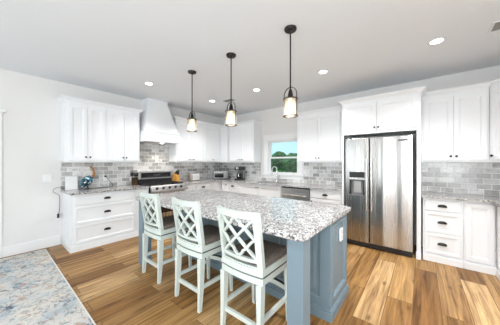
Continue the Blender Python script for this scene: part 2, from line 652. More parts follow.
for nm, zz0, zz1, px in (('lower_sash', WZ0, zm + 0.02, XR + 0.03), ('upper_sash', zm - 0.02, WZ1 - 0.02, XR + 0.066)):
    b = MB()
    a0, a1, w = WY0 + 0.02, WY1 - 0.02, 0.04
    b.box(px, px + 0.034, a0, a0 + w, zz0, zz1, 0.002).box(px, px + 0.034, a1 - w, a1, zz0, zz1, 0.002)
    b.box(px, px + 0.034, a0 + w, a1 - w, zz0, zz0 + w, 0.002).box(px, px + 0.034, a0 + w, a1 - w, zz1 - w, zz1, 0.002)
    wp(b, nm, M['trim'])
    wp(MB().box(px + 0.015, px + 0.019, a0 + w, a1 - w, zz0 + w, zz1 - w), 'pane', M['pane'])

# baseboards
BBH = 0.155
def baseboard(name, x0, x1, y0, y1, face):
    b = MB()
    b.box(x0, x1, y0, y1, 0, BBH - 0.02, 0.002)
    dx0, dx1, dy0, dy1 = face
    b.box(x0 + dx0, x1 + dx1, y0 + dy0, y1 + dy1, BBH - 0.0199, BBH, 0.003)
    struct(b.done(name, M['trim']))
baseboard('baseboard_left', 0.128, 0.766, YL - 0.016, YL, (0, 0, 0.005, 0))
baseboard('baseboard_front', -3.5, -3.484, YR + 0.001, YL - 0.001, (0, -0.005, 0, 0))
baseboard('baseboard_right', -3.48, 2.55, YR, YR + 0.016, (0, 0, 0, -0.005))

# door casing at the left edge of the picture and its closed door
b = MB()
b.box(0.035, 0.126, YL - 0.02, YL, 0, 2.10, 0.003)
b.box(-0.96, -0.87, YL - 0.02, YL, 0, 2.10, 0.003)
b.box(-0.97, 0.136, YL - 0.022, YL, 2.10, 2.115, 0.002)
b.box(-1.0, 0.166, YL - 0.05, YL, 2.115, 2.14, 0.004)
struct(b.done('trim_1', M['trim']))
d1 = bpy.data.objects.new('door_1', None)
C.objects.link(d1)
struct(d1)
MB().box(-0.868, 0.033, YL - 0.012, YL, 0.005, 2.098).done('door_slab', M['trim'], d1)
MB().tube([(-0.80, YL - 0.012, 1.0), (-0.80, YL - 0.06, 1.0), (-0.72, YL - 0.065, 1.0)], 0.011).done('door_handle', M['bronze'], d1)
b = MB().box(-3.48, -1.0 - 0.002, YL - 0.016, YL, 0, BBH, 0.002)
struct(b.done('baseboard_left', M['trim']))

# ------------------------------------------------------------------ cabinet parts (local: x right, y into the wall, z up)
def rect(x0, x1, z0, z1, i, y):
    return [(x0 + i, y, z0 + i), (x1 - i, y, z0 + i), (x1 - i, y, z1 - i), (x0 + i, y, z1 - i)]


def shaker(name, parent, x0, x1, z0, z1, yb, fw=0.052, th=0.02, m=None, raised=False):
    """framed door or drawer front; back at y=yb, front at yb-th"""
    f = yb - th
    rs = [rect(x0, x1, z0, z1, 0, yb), rect(x0, x1, z0, z1, 0, f + 0.002), rect(x0, x1, z0, z1, 0.002, f),
          rect(x0, x1, z0, z1, fw, f), rect(x0, x1, z0, z1, fw + 0.002, f + 0.005), rect(x0, x1, z0, z1, fw + 0.010, f + 0.007),
          rect(x0, x1, z0, z1, fw + 0.014, f + 0.015)]
    if raised:
        rs += [rect(x0, x1, z0, z1, fw + 0.022, f + 0.011), rect(x0, x1, z0, z1, fw + 0.042, f + 0.004)]
    return MB().rings(rs).done(name, m or M['cab'], parent)


def slab_front(name, parent, x0, x1, z0, z1, yb, th=0.02, m=None):
    f = yb - th
    rs = [rect(x0, x1, z0, z1, 0, yb), rect(x0, x1, z0, z1, 0, f + 0.006), rect(x0, x1, z0, z1, 0.004, f + 0.005), rect(x0, x1, z0, z1, 0.010, f)]
    return MB().rings(rs).done(name, m or M['cab'], parent)


def knob(parent, x, z, y):
    b = MB()
    prof = [(0.008, 0), (0.006, 0.004), (0.005, 0.012), (0.013, 0.017), (0.015, 0.023), (0.012, 0.028), (0.004, 0.030)]
    rs = [[(x + r * cos(2 * pi * k / 14), y - t, z + r * sin(2 * pi * k / 14)) for k in range(14)] for r, t in prof]
    b.rings(rs)
    return b.done('knob', M['bronze'], parent, True)


def bin_pull(parent, x, z, y, w=0.10):
    """cup pull: a quarter dome open below, with a back flange"""
    b = MB()
    rs = []
    n = 12
    for i in range(n + 1):
        a = pi * i / n
        ux = -w / 2 * cos(a)
        rr = max(0.001, sin(a)) ** 0.6
        rs.append([(x + ux, y - 0.026 * rr * sin(q), z - 0.014 + 0.036 * rr * cos(q)) for q in [pi / 2 * k / 6 for k in range(7)]])
    b.rings(rs, closed=False)
    ob = b.done('bin_pull', M['bronze'], parent, True)
    so = ob.modifiers.new('s', 'SOLIDIFY')
    so.thickness = 0.003
    return ob


def bar_pull(parent, x, z, y, w=0.085):
    b = MB()
    b.tube([(x - w / 2, y - 0.025, z), (x + w / 2, y - 0.025, z)], 0.006, 8)
    for s_ in (-1, 1):
        b.tube([(x + s_ * w * 0.36, y, z), (x + s_ * w * 0.36, y - 0.025, z)], 0.0045, 8)
    return b.done('bar_pull', M['bronze'], parent, True)


def crown_part(parent, x0, x1, yf, z0, z1, oL, oR, o=0.055, yb=0.0):
    prof = [(0, 0), (0.006, 0.0), (0.006, 0.012), (0.018, 0.02), (0.030, 0.034), (0.046, 0.048), (0.055, 0.052), (0.055, 0.072)]
    h = z1 - z0
    rs = []
    for ox, oz in prof:
        k = ox / 0.055 * o
        xa, xb = x0 - (k if oL else 0), x1 + (k if oR else 0)
        rs.append([(xa, yb, z0 + oz / 0.072 * h), (xa, yf - k, z0 + oz / 0.072 * h), (xb, yf - k, z0 + oz / 0.072 * h), (xb, yb, z0 + oz / 0.072 * h)])
    return MB().rings(rs).done('crown_molding', M['cab'], parent)


UZ0, UZ1 = 1.385, 2.375

def upper_cabinet(label, loc, rz, width, nd, oL=False, oR=False, pulls='knob', z0=UZ0, depth=0.33, group=None, sl=0.028, sr=0.028, knob_side=None, crown=True):
    t = thing('wall_cabinet', label, 'cabinet', (loc[0], loc[1], 0), rz, group)
    yf = -depth + 0.02
    MB().box(0.0005, width - 0.0005, yf, -0.001, z0 + 0.012, UZ1, 0.001).box(0.0005, width - 0.0005, yf, yf + 0.02, z0, z0 + 0.0119).done('carcass', M['cab'], t)
    a = sl
    dw = (width - sl - sr - 0.006 * (nd - 1)) / nd
    for i in range(nd):
        x0 = a + i * (dw + 0.006)
        d = shaker('door', t, x0, x0 + dw, z0 + 0.032, UZ1 - 0.045, yf - 0.0005)
        if pulls == 'knob':
            left = (i % 2 == 0) if nd > 1 else (knob_side == 'R')
            kx = x0 + dw - 0.027 if left else x0 + 0.027
            knob(d, kx, z0 + 0.085, yf - 0.0205)
        else:
            left = (i % 2 == 0)
            bar_pull(d, x0 + dw / 2 if nd == 1 else (x0 + dw - 0.05 if left else x0 + 0.05), z0 + 0.07, yf - 0.0205, 0.075)
    if crown:
        crown_part(t, 0.0005, width - 0.0005, yf - 0.0005, UZ1 + 0.0005, 2.442, oL, oR)
    return t


BD = 0.60     # base depth
CT0, CT1 = 0.884, 0.914

def base_box(t, width, endL=False, h=CT0 - 0.001, depth=BD, sink=False):
    yf = -depth + 0.02
    b = MB()
    if sink:       # open-topped box so that the bowl can hang inside
        b.box(0.0005, width - 0.0005, yf, -0.001, 0.095, 0.66)
        b.box(0.0005, 0.02, yf, -0.001, 0.6601, h).box(width - 0.02, width - 0.0005, yf, -0.001, 0.6601, h).box(0.0201, width - 0.0201, yf, yf + 0.02, 0.6601, h)
    else:
        b.box(0.0005, width - 0.0005, yf, -0.001, 0.095, h, 0.001)
    b.done('carcass', M['cab'], t)
    x0 = -0.012 if endL else 0.0005
    b = MB()
    b.box(x0, width - 0.0005, yf - 0.026, -0.001, 0.0, 0.085, 0.002).box(x0 + (0.006 if endL else 0), width - 0.0005, yf - 0.020, -0.001, 0.0851, 0.0949, 0.002)
    b.done('base_molding', M['cab'], t)
    return yf - 0.0005


def drawer_base(label, loc, rz, width, endL=False, sl=0.04, sr=0.04, group=None, zs=None, fw=0.032):
    t = thing('base_cabinet', label, 'cabinet', (loc[0], loc[1], 0), rz, group)
    yf = base_box(t, width, endL)
    for i, (z0, z1) in enumerate(zs or ((0.115, 0.395), (0.413, 0.690), (0.708, 0.852))):
        if z1 - z0 < 0.17:
            d = slab_front('drawer', t, sl, width - sr, z0, z1, yf)
        else:
            d = shaker('drawer', t, sl, width - sr, z0, z1, yf, fw)
        bin_pull(d, (sl + width - sr) / 2, z0 + (z1 - z0) * 0.52, yf - 0.02)
    return t


def door_base(label, loc, rz, width, nd=1, drawer=False, knob_side='L', sl=0.02, sr=0.02, group=None, pull=True, sink=False):
    t = thing('base_cabinet', label, 'cabinet', (loc[0], loc[1], 0), rz, group)
    yf = base_box(t, width, sink=sink)
    top = 0.852
    if drawer:
        d = slab_front('drawer', t, sl, width - sr, 0.708, 0.852, yf)
        bin_pull(d, width / 2, 0.78, yf - 0.02)
        top = 0.690
    dw = (width - sl - sr - 0.006 * (nd - 1)) / nd
    for i in range(nd):
        x0 = sl + i * (dw + 0.006)
        d = shaker('door', t, x0, x0 + dw, 0.115, top, yf, min(0.052, dw * 0.22))
        if pull:
            ks = knob_side if nd == 1 else ('R' if i == 0 else 'L')
            knob(d, x0 + dw - 0.027 if ks == 'R' else x0 + 0.027, top - 0.05, yf - 0.02)
    return t


RL, RB, RR = 0.0, -pi / 2, pi          # rotations for the left, back and right walls

# --- left wall
upper_cabinet('white two-door wall cabinet at far left end, above the white box and cord', (0.765, YL - 0.001), RL, 0.585, 2, oL=True, sl=0.045)
upper_cabinet('white two-door wall cabinet between range hood and the far left cabinet', (1.351, YL - 0.001), RL, 0.574, 2, oR=True)
drawer_base('white three-drawer base cabinet standing alone left of the range, near the rug', (0.79, YL - 0.001), RL, 0.965, endL=True)
door_base('narrow white base cabinet squeezed between left drawer cabinet and the range', (1.756, YL - 0.001), RL, 0.225, 1, pull=False)
# right of the range
upper_cabinet('white wall cabinet with two doors just right of the range hood', (2.735, YL - 0.001), RL, 0.82, 2, oL=True, pulls='bar')
upper_cabinet('white single-door wall cabinet on the range wall, next to the inside corner', (3.556, YL - 0.001), RL, 0.56, 1, pulls='bar', sr=0.02)
door_base('slim white base cabinet with knob directly right of the range', (2.775, YL - 0.001), RL, 0.29, 1, knob_side='L')
drawer_base('white drawer base cabinet on range wall, below the toaster', (3.066, YL - 0.001), RL, 0.47)
t = thing('corner_cabinet', 'white blind corner base cabinet under the toaster oven', 'cabinet', (3.537, YL - 0.001, 0), RL)
MB().box(0.0005, 0.962, -BD + 0.02, -0.001, 0.095, CT0 - 0.001).done('carcass', M['cab'], t)
MB().box(0.0005, 0.40, -BD - 0.006, -BD + 0.019, 0.0, 0.0949, 0.002).done('base_molding', M['cab'], t)

# --- back wall (run position s = -y)
upper_cabinet('white two-door wall cabinet on window wall, left of the window', (XR - 0.001, 4.135), RB, 0.865, 2, oR=True, pulls='bar', sl=0.05)
t = thing('corner_cabinet', 'plain white corner wall cabinet filling the angle above the toaster oven', 'cabinet', (4.117, YL - 0.001, 0), RL)
MB().box(0.0005, 0.381, -0.60, -0.001, UZ0, UZ1).done('carcass', M['cab'], t)
b = MB()
b.box(0.055, 0.381, -0.60, -0.001, UZ1 + 0.0005, 2.44)
b.box(0.0005, 0.055, -0.31 - 0.055, -0.001, UZ1 + 0.0005, 2.442)
b.done('crown_molding', M['cab'], t)
upper_cabinet('white two-door wall cabinet between the window and refrigerator', (XR - 0.001, 2.085), RB, 1.008, 2, oL=True, sl=0.035, sr=0.12)
door_base('narrow white base cabinet with round knob just right of the inside corner', (XR - 0.001, 4.128), RB, 0.235, 1, knob_side='R')
drawer_base('white drawer base cabinet with bin pull below the coffee maker', (XR - 0.001, 3.892), RB, 0.33)
door_base('white two-door sink base cabinet below the window', (XR - 0.001, 3.561), RB, 1.255, 2, sink=True)
door_base('white base cabinet with drawer between dishwasher and refrigerator', (XR - 0.001, 1.682), RB, 0.600, 1, drawer=True)

# dishwasher
t = thing('dishwasher', 'stainless steel dishwasher built in beside the sink cabinet', 'dishwasher', (XR - 0.001, 2.304, 0), RB)
MB().box(0.003, 0.617, -0.56, -0.001, 0.09, CT0 - 0.002).done('tub', M['gap'], t)
MB().box(0.003, 0.617, -0.52, -0.49, 0.0, 0.0895).done('toe_panel', M['plastic_black'], t)
d = MB().box(0.006, 0.614, -0.608, -0.561, 0.095, 0.765, 0.004).done('door', M['steel_plain'], t)
MB().box(0.006, 0.614, -0.606, -0.561, 0.767, 0.85, 0.004).done('control_panel', M['steel_plain'], t)
MB().box(0.006, 0.614, -0.600, -0.561, 0.852, 0.880).done('top_strip', M['plastic_black'], t)
b = MB().tube([(0.05, -0.645, 0.72), (0.57, -0.645, 0.72)], 0.011)
for xx in (0.07, 0.55):
    b.tube([(xx, -0.609, 0.72), (xx, -0.645, 0.72)], 0.008)
b.done('handle', M['chrome'], d, True)

# fridge surround
t = thing('refrigerator_surround', 'tall white cabinet enclosing the refrigerator with two doors above it', 'cabinet', (XR - 0.001, 1.076, 0), RB)
SD = 0.63
MB().box(0.0005, 0.03, -SD, -0.001, 0, UZ1, 0.001).done('side_panel', M['cab'], t)
MB().box(1.02, 1.0695, -SD, -0.001, 0, UZ1, 0.001).done('side_panel', M['cab'], t)
MB().box(1.012, 1.0705, -SD - 0.02, -SD + 0.05, 0, 0.09, 0.001).done('base_block', M['cab'], t)
MB().box(0.0301, 1.0199, -SD, -0.001, 1.86, UZ1, 0.001).done('carcass', M['cab'], t)
for x0, x1, kx in ((0.03, 0.519, 0.495), (0.525, 1.03, 0.549)):
    d = shaker('door', t, x0, x1, 1.89, UZ1 - 0.03, -SD - 0.0005, 0.055)
    knob(d, kx, 1.935, -SD - 0.0205)
MB().box(0.0301, 1.0199, -SD - 0.008, -SD - 0.0005, 1.845, 1.88, 0.002).done('valance', M['cab'], t)
crown_part(t, 0.0005, 1.0695, -SD - 0.002, UZ1 + 0.0005, 2.442, True, True, 0.055)

# refrigerator
t = thing('refrigerator', 'stainless side-by-side refrigerator with water dispenser', 'refrigerator', (XR - 0.001, 1.012, 0), RB)
FW = 0.918
SP = 0.362
MB().box(0.004, FW - 0.004, -0.60, -0.04, 0.03, 1.765, 0.004).done('case', mat('fridge_case', (0.06, 0.06, 0.062), 0.5), t)
MB().box(0.01, FW - 0.01, -0.655, -0.6005, 0.012, 0.085, 0.004).done('toe_grille', M['plastic_black'], t)
DY0, DY1 = -0.675, -0.602
dx0, dx1, dz0, dz1 = 0.068, 0.296, 0.83, 1.225      # dispenser opening
# door front with a rectangular opening for the dispenser
def door_with_hole(x0, x1, z0, z1, hx0, hx1, hz0, hz1, yf, yb, hole_depth):
    b = MB()
    e = 0.006
    def R4(a0, a1, c0, c1, y):
        return [(a0, y, c0), (a1, y, c0), (a1, y, c1), (a0, y, c1)]
    b.rings([R4(x0, x1, z0, z1, yb), R4(x0, x1, z0, z1, yf + e), R4(x0 + e * .3, x1 - e * .3, z0 + e * .3, z1 - e * .3, yf + e * .3), R4(x0 + e, x1 - e, z0 + e, z1 - e, yf),
             R4(hx0, hx1, hz0, hz1, yf), R4(hx0, hx1, hz0, hz1, yf + hole_depth)])
    return b
fd = door_with_hole(0.002, SP - 0.007, 0.09, 1.775, dx0, dx1, dz0, dz1, DY0, DY1, 0.06).done('door', M['steel'], t)
disp = MB()
disp.box(dx0 + 0.001, dx1 - 0.001, DY0 - 0.003, DY0 + 0.056, 1.135, dz1 - 0.001, 0.003)
disp.box(dx0 + 0.001, dx0 + 0.022, DY0 - 0.002, DY0 + 0.056, dz0 + 0.001, 1.095, 0.002)
disp.box(dx1 - 0.022, dx1 - 0.001, DY0 - 0.002, DY0 + 0.056, dz0 + 0.001, 1.095, 0.002)
disp2 = MB().box(dx0 + 0.022, dx1 - 0.022, DY0 + 0.045, DY0 + 0.056, dz0 + 0.02, 1.095)
dd = disp.done('dispenser', M['plastic_black'], t)
disp2.done('dispenser_back', mat('grey_recess', (0.22, 0.22, 0.23), 0.4), dd)
MB().box(dx0 + 0.001, dx1 - 0.001, DY0 - 0.008, DY0 + 0.03, 1.096, 1.134, 0.004).done('dispenser_trim', M['chrome'], dd)
MB().box(dx0 + 0.06, dx1 - 0.05, DY0 + 0.012, DY0 + 0.044, 0.88, 1.08, 0.01).done('dispenser_paddle', mat('grey_paddle', (0.42, 0.42, 0.42), 0.35, metal=0.6), dd)
MB().box(dx0 + 0.001, dx1 - 0.001, DY0 - 0.006, DY0 + 0.056, dz0 + 0.001, dz0 + 0.02, 0.003).done('drip_tray', M['chrome'], dd)
rd = MB().box(SP + 0.007, FW - 0.002, DY0, DY1, 0.09, 1.775, 0.006).done('door', M['steel'], t)
for par, hx in ((fd, SP - 0.032), (rd, SP + 0.036)):
    b = MB()
    b.tube([(hx, DY0 - 0.048, 0.62), (hx, DY0 - 0.048, 1.44)], 0.013, 12)
    for zz in (0.655, 1.405):
        b.tube([(hx, DY0 + 0.001, zz), (hx, DY0 - 0.048, zz)], 0.009, 10)
    b.done('handle', M['chrome'], par, True)
for hx in (0.05, FW - 0.05):
    MB().box(hx - 0.035, hx + 0.035, -0.66, -0.56, 1.776, 1.792, 0.003).done('hinge_cover', M['plastic_black'], t)
MB().box(0.74, 0.855, DY0 - 0.003, DY0 - 0.0003, 1.700, 1.722, 0.001).done('badge', mat('badge_dark', (0.05, 0.05, 0.05), 0.3, metal=0.5), rd)

# --- right of the fridge
upper_cabinet('white two-door wall cabinet right of the refrigerator', (XR - 0.001, 0.004), RB, 0.703, 2, sl=0.03, sr=0.02)
drawer_base('white three-drawer base cabinet right of the refrigerator', (XR - 0.001, -0.012), RB, 0.413, sl=0.02, sr=0.02)
door_base('white single-door base cabinet at right edge, beside the three drawers', (XR - 0.001, -0.426), RB, 0.285, 1, sl=0.014, sr=0.014, pull=False)
# diagonal corner wall cabinet
t = thing('corner_cabinet', 'white diagonal corner wall cabinet at the right edge of the picture', 'cabinet', (XR - 0.001, -0.701, 0), 0)
def dring(k, z):
    n = k * 0.7071
    return [(0, -0.0005, z), (-0.31 - k, -0.0005, z), (-0.5885 - n * 0.4, -0.279 + n, z), (-0.5885 - n * 0.4, -0.5885, z), (0, -0.5885, z)]
MB().rings([dring(0, UZ0), dring(0, UZ1)]).done('carcass', M['cab'], t)
MB().rings([dring(k, UZ1 + 0.0005 + z) for k, z in ((0, 0), (0.006, 0), (0.006, 0.012), (0.03, 0.034), (0.055, 0.05), (0.055, 0.067))]).done('crown_molding', M['cab'], t)
d = shaker('door', t, 0.02, 0.374, UZ0 + 0.032, UZ1 - 0.045, -0.001)
d.location = (-0.31, -0.0005, 0)
d.rotation_euler = (0, 0, -3 * pi / 4)
knob(d, 0.347 - 0.30, UZ0 + 0.085, -0.021)
# the leg of the base run that turns towards the camera, and its blind corner
t = thing('corner_cabinet', 'white base cabinet turning the right-hand corner, just inside the frame', 'cabinet', (XR - 0.001, -0.7115, 0), RB)
MB().box(0.0005, 0.597, -0.58, -0.001, 0.0, CT0 - 0.001).done('carcass', M['cab'], t)
door_base('white two-door base cabinet on the right wall, outside the picture edge', (3.88, YR + 0.001), RR, 0.9, 2)

# ------------------------------------------------------------------ worktops
def slab(b, x0, x1, y0, y1, z0=CT0, z1=CT1, bev=0.006):
    b.box(x0, x1, y0, y1, z0, z1, bev)
tag(MB().box(0.768, 1.976, YL - 0.635, YL - 0.002, CT0, CT1, 0.005).done('countertop', M['granite']),
    'grey speckled granite countertop on the far left drawer cabinet', 'countertop')
b = MB()
b.box(2.778, XR - 0.635, YL - 0.635, YL - 0.002, CT0, CT1)
b.box(XR - 0.635, XR - 0.002, 3.07, YL - 0.002, CT0, CT1)
b.box(XR - 0.635, XR - 0.002, 1.079, 2.30, CT0, CT1)
b.box(XR - 0.635, XR - 0.54, 2.30, 3.07, CT0, CT1).box(XR - 0.14, XR - 0.002, 2.30, 3.07, CT0, CT1)
tag(b.done('countertop', M['granite']), 'L-shaped grey granite countertop running from range past the window sink to refrigerator', 'countertop')
b = MB()
b.box(XR - 0.635, XR - 0.002, YR + 0.002, 0.003, CT0, CT1).box(2.97, XR - 0.6351, YR + 0.002, YR + 0.635, CT0, CT1)
tag(b.done('countertop', M['granite']), 'grey granite countertop right of the refrigerator', 'countertop')

# backsplashes
def splash(label, loc, rz, x0, x1, z0=CT1 + 0.001, z1=UZ0 - 0.002):
    b = MB()
    for (a0, a1, c0, c1) in ([(x0, x1, z0, z1)] if not isinstance(x0, list) else x0):
        b.box(a0, a1, -0.009, -0.0005, c0 - CT1, c1 - CT1)
    o = b.done('tile_backsplash', M['tile'])
    o.location = (loc[0], loc[1], CT1)
    o.rotation_euler = (0, 0, rz)
    return tag(o, label, 'backsplash')
z0, z1 = CT1 + 0.001, UZ0 - 0.002
splash('grey marble subway tile backsplash behind the range and below the hood', (0, YL, 0), RL,
       [(0.77, 1.925, z0, z1), (1.9251, 2.734, z0, 1.803), (2.7341, XR - 0.011, z0, z1)], None)
splash('grey marble subway tile backsplash on the window wall', (XR, YL - 0.010, 0), RB,
       [(0.001, YL - 3.29, z0, z1), (YL - 3.29, YL - 2.085 - 0.02, z0, 0.983), (YL - 2.08, YL - 1.089, z0, z1)], None)
splash('grey marble subway tile backsplash right of the refrigerator', (XR, 0.003, 0), RB, [(0.0, 1.30, z0, z1)], None)

# ------------------------------------------------------------------ range hood
t = thing('range_hood', 'white tapered range hood rising to the ceiling above the range', 'range hood', (2.33, YL - 0.001, 0))
def hring(hw, d, z):
    return [(-hw, 0, z), (-hw, -d, z), (hw, -d, z), (hw, 0, z)]
b = MB()
b.rings([hring(0.36, 0.50, 2.022), hring(0.225, 0.27, ZC - 0.07), hring(0.225, 0.27, ZC - 0.001)])
b.done('chimney', M['cab'], t)
b = MB()
b.rings([hring(0.388, 0.54, 1.82), hring(0.388, 0.54, 1.985), hring(0.396, 0.548, 1.99), hring(0.396, 0.548, 2.008), hring(0.37, 0.515, 2.0215)])
b.done('skirt', M['cab'], t)
b = MB()
b.rings([hring(0.391, 0.545, 1.805), hring(0.391, 0.545, 1.8195)])
b.done('bottom_lip', M['cab'], t)
MB().box(-0.30, 0.30, -0.48, -0.06, 1.801, 1.8049, 0.001).done('filter_panel', M['steel_plain'], t)
MB().lathe([(0.001, 0), (0.035, 0), (0.035, 0.006), (0.001, 0.006)], 20, (0.06, -0.33, 1.794)).done('hood_lamp', M['can_lens'], t)
hl = bpy.data.lights.new('hood_light', 'SPOT')
hl.energy = 10
hl.spot_size = R(130)
hl.spot_blend = 0.6
hl.shadow_soft_size = 0.03
hl.color = (1, 0.93, 0.82)
ho = bpy.data.objects.new('hood_light', hl)
C.objects.link(ho)
ho.location = (2.39, YL - 0.33, 1.78)

# ------------------------------------------------------------------ range
t = thing('range', 'stainless steel gas range below the white hood', 'stove', (2.376, YL - 0.012, 0), 0)
w2 = 0.379
st = M['steel']
MB().box(-w2, w2, -0.60, -0.02, 0.02, 0.895, 0.003).done('body', M['plastic_black'], t)
for sx in (-0.34, 0.34):
    for yy in (-0.56, -0.06):
        MB().lathe([(0.018, 0), (0.018, 0.0195)], 10, (sx, yy, 0.0)).done('foot', M['plastic_black'], t)
MB().box(-w2, w2, -0.615, -0.02, 0.8955, 0.918, 0.004).done('cooktop', M['plastic_black'], t)
# backguard, leaning slightly back, with a black display
b = MB()
b.rings([[(-w2, -0.09, 0.9185), (w2, -0.09, 0.9185), (w2, -0.005, 0.9185), (-w2, -0.005, 0.9185)],
         [(-w2, -0.09, 1.02), (w2, -0.09, 1.02), (w2, -0.005, 1.02), (-w2, -0.005, 1.02)]])
b.done('backguard_base', M['plastic_black'], t)
b = MB()
b.box(-w2, w2, -0.10, -0.005, 1.021, 1.185, 0.006)
bg = b.done('backguard', M['steel_plain'], t)
MB().box(-w2 + 0.045, w2 - 0.035, -0.104, -0.1002, 1.05, 1.155, 0.002).done('display', M['glass_dark'], bg)
b = MB()
for i in range(7):
    b.box(-0.06 + i * 0.022, -0.048 + i * 0.022, -0.1052, -0.1042, 1.095, 1.108)
b.done('display_segment', mat('display_grey', (0.25, 0.25, 0.25), 0.5), bg)
# grates
for gx0, gx1 in ((-0.365, -0.125), (-0.12, 0.12), (0.125, 0.365)):
    b = MB()
    for xx in (gx0 + 0.012, (gx0 + gx1) / 2, gx1 - 0.012):
        b.box(xx - 0.007, xx + 0.007, -0.575, -0.12, 0.932, 0.948, 0.002)
    for yy in (-0.565, -0.46, -0.35, -0.24, -0.13):
        b.box(gx0, gx1, yy - 0.007, yy + 0.007, 0.930, 0.946, 0.002)
    for xx in (gx0 + 0.012, gx1 - 0.012):
        for yy in (-0.565, -0.13):
            b.box(xx - 0.008, xx + 0.008, yy - 0.008, yy + 0.008, 0.9185, 0.932)
    b.done('grate', M['black'], t)
for bx_, by_ in ((-0.24, -0.46), (-0.24, -0.22), (0.0, -0.345), (0.24, -0.46), (0.24, -0.22)):
    MB().lathe([(0.045, 0), (0.045, 0.008), (0.03, 0.011), (0.001, 0.011)], 20, (bx_, by_, 0.9185)).done('burner', M['black'], t, True)
# sloped control panel with knobs
b = MB()
b.rings([[(-w2, -0.601, 0.79), (-w2, -0.665, 0.79), (-w2, -0.665, 0.82), (-w2, -0.635, 0.90), (-w2, -0.6155, 0.917), (-w2, -0.601, 0.894)],
         [(w2, -0.601, 0.79), (w2, -0.665, 0.79), (w2, -0.665, 0.82), (w2, -0.635, 0.90), (w2, -0.6155, 0.917), (w2, -0.601, 0.894)]])
cp = b.done('control_panel', M['steel_plain'], t)
nv = Vector((0, -0.08, 0.03)).normalized()
for i in range(5):
    x = -0.27 + i * 0.135
    p = Vector((x, -0.650, 0.860))
    b = MB().tube([p - nv * 0.004, p + nv * 0.008], 0.027, 16)
    b.tube([p + nv * 0.008, p + nv * 0.012, p + nv * 0.036, p + nv * 0.040], [0.018, 0.022, 0.019, 0.013], 16)
    b.done('knob', M['black'], cp, True)
od = MB().box(-w2 + 0.003, w2 - 0.003, -0.645, -0.601, 0.23, 0.785, 0.005).done('oven_door', st, t)
MB().box(-0.25, 0.25, -0.649, -0.6455, 0.36, 0.63, 0.002).done('oven_window', M['glass_dark'], od)
b = MB().tube([(-0.33, -0.70, 0.725), (0.33, -0.70, 0.725)], 0.013, 12)
for xx in (-0.29, 0.29):
    b.tube([(xx, -0.645, 0.725), (xx, -0.70, 0.725)], 0.009, 10)
b.done('oven_handle', M['chrome'], od, True)
MB().box(-w2 + 0.003, w2 - 0.003, -0.64, -0.601, 0.03, 0.224, 0.004).done('storage_drawer', st, t)

# ------------------------------------------------------------------ island
IX0, IX1, IY0, IY1 = 1.24, 2.43, 0.575, 3.02
isl = thing('kitchen_island', 'blue kitchen island with raised panels and square corner posts under the granite top', 'island', (1.87, 1.80, 0))
def ip(b, name, m, parent=None, smooth=False):
    o = b.done(name, m, parent or isl, smooth)
    if (parent or isl) is isl:
        o.location = (-1.87, -1.80, 0)
    return o
BX0, BX1, BY0, BY1 = 1.885, 2.385, 0.635, 2.965
ip(MB().box(BX0, BX1, BY0, BY1, 0.0, 0.872), 'cabinet_body', M['blue'])
# framed panels: end near the camera (facing -y)
def panel_end(y, x0, x1, z0, z1, name):
    b = MB()
    f = y - 0.02
    rs = [rect(x0, x1, z0, z1, 0, y), rect(x0, x1, z0, z1, 0, f + .002), rect(x0, x1, z0, z1, 0.002, f), rect(x0, x1, z0, z1, 0.058, f),
          rect(x0, x1, z0, z1, 0.060, f - 0.006), rect(x0, x1, z0, z1, 0.068, f - 0.008), rect(x0, x1, z0, z1, 0.076, f - 0.004), rect(x0, x1, z0, z1, 0.086, f + 0.006), rect(x0, x1, z0, z1, 0.090, f + 0.015)]
    b.rings(rs)
    return ip(b, name, M['blue'])
panel_end(BY0 - 0.0005, BX0 - 0.02, BX1, 0.098, 0.872, 'end_panel')
# seating side (facing -x): raised panels
def panel_back(x, y0, y1, z0, z1):
    def rx(i, xx):
        return [(xx, y0 + i, z0 + i), (xx, y1 - i, z0 + i), (xx, y1 - i, z1 - i), (xx, y0 + i, z1 - i)]
    f = x - 0.02
    b = MB()
    b.rings([rx(0, x), rx(0, f + .002), rx(0.002, f), rx(0.07, f), rx(0.076, f + 0.007), rx(0.086, f + 0.008), rx(0.09, f + 0.013), rx(0.105, f + 0.013), rx(0.13, f + 0.006)])
    return ip(b, 'back_panel', M['blue'])
ys = [BY0, 1.215, 1.80, 2.385, BY1]
for a, c in zip(ys[:-1], ys[1:]):
    panel_back(BX0 - 0.0005, a, c - 0.001, 0.098, 0.872)
b = MB()
b.box(BX0 - 0.038, BX1 + 0.012, BY0 - 0.038, BY1 + 0.016, 0, 0.078, 0.003).box(BX0 - 0.029, BX1 + 0.006, BY0 - 0.029, BY1 + 0.008, 0.0781, 0.097, 0.005)
ip(b, 'base_molding', M['blue'])
for y0 in (0.602, 2.885):
    b = MB()
    b.box(1.292, 1.412, y0, y0 + 0.12, 0.0, 0.872, 0.004)
    ip(b, 'corner_post', M['blue'])
# working side doors
for i, (a, c) in enumerate(((0.64, 1.21), (1.216, 1.79), (1.796, 2.38), (2.386, 2.96))):
    d = shaker('door', isl, 0, c - a, 0.115, 0.85, 0, m=M['blue'])
    d.rotation_euler = (0, 0, pi / 2)
    d.location = (BX1 + 0.0005 - 1.87, a - 1.80, 0)
    knob(d, 0.03 if i % 2 else c - a - 0.03, 0.80, -0.02)
# outlet on the end panel
op = ip(MB().box(2.155, 2.235, 0.610, 0.6265, 0.610, 0.730, 0.003), 'outlet_plate', M['plastic_white'])
b = MB()
for zz in (0.645, 0.695):
    b.box(2.178, 2.212, 0.6085, 0.6098, zz - 0.015, zz + 0.015, 0.0005)
b.done('socket', mat('outlet_socket_grey', (0.62, 0.62, 0.62), 0.4), op)  # both socket faces in one even grey
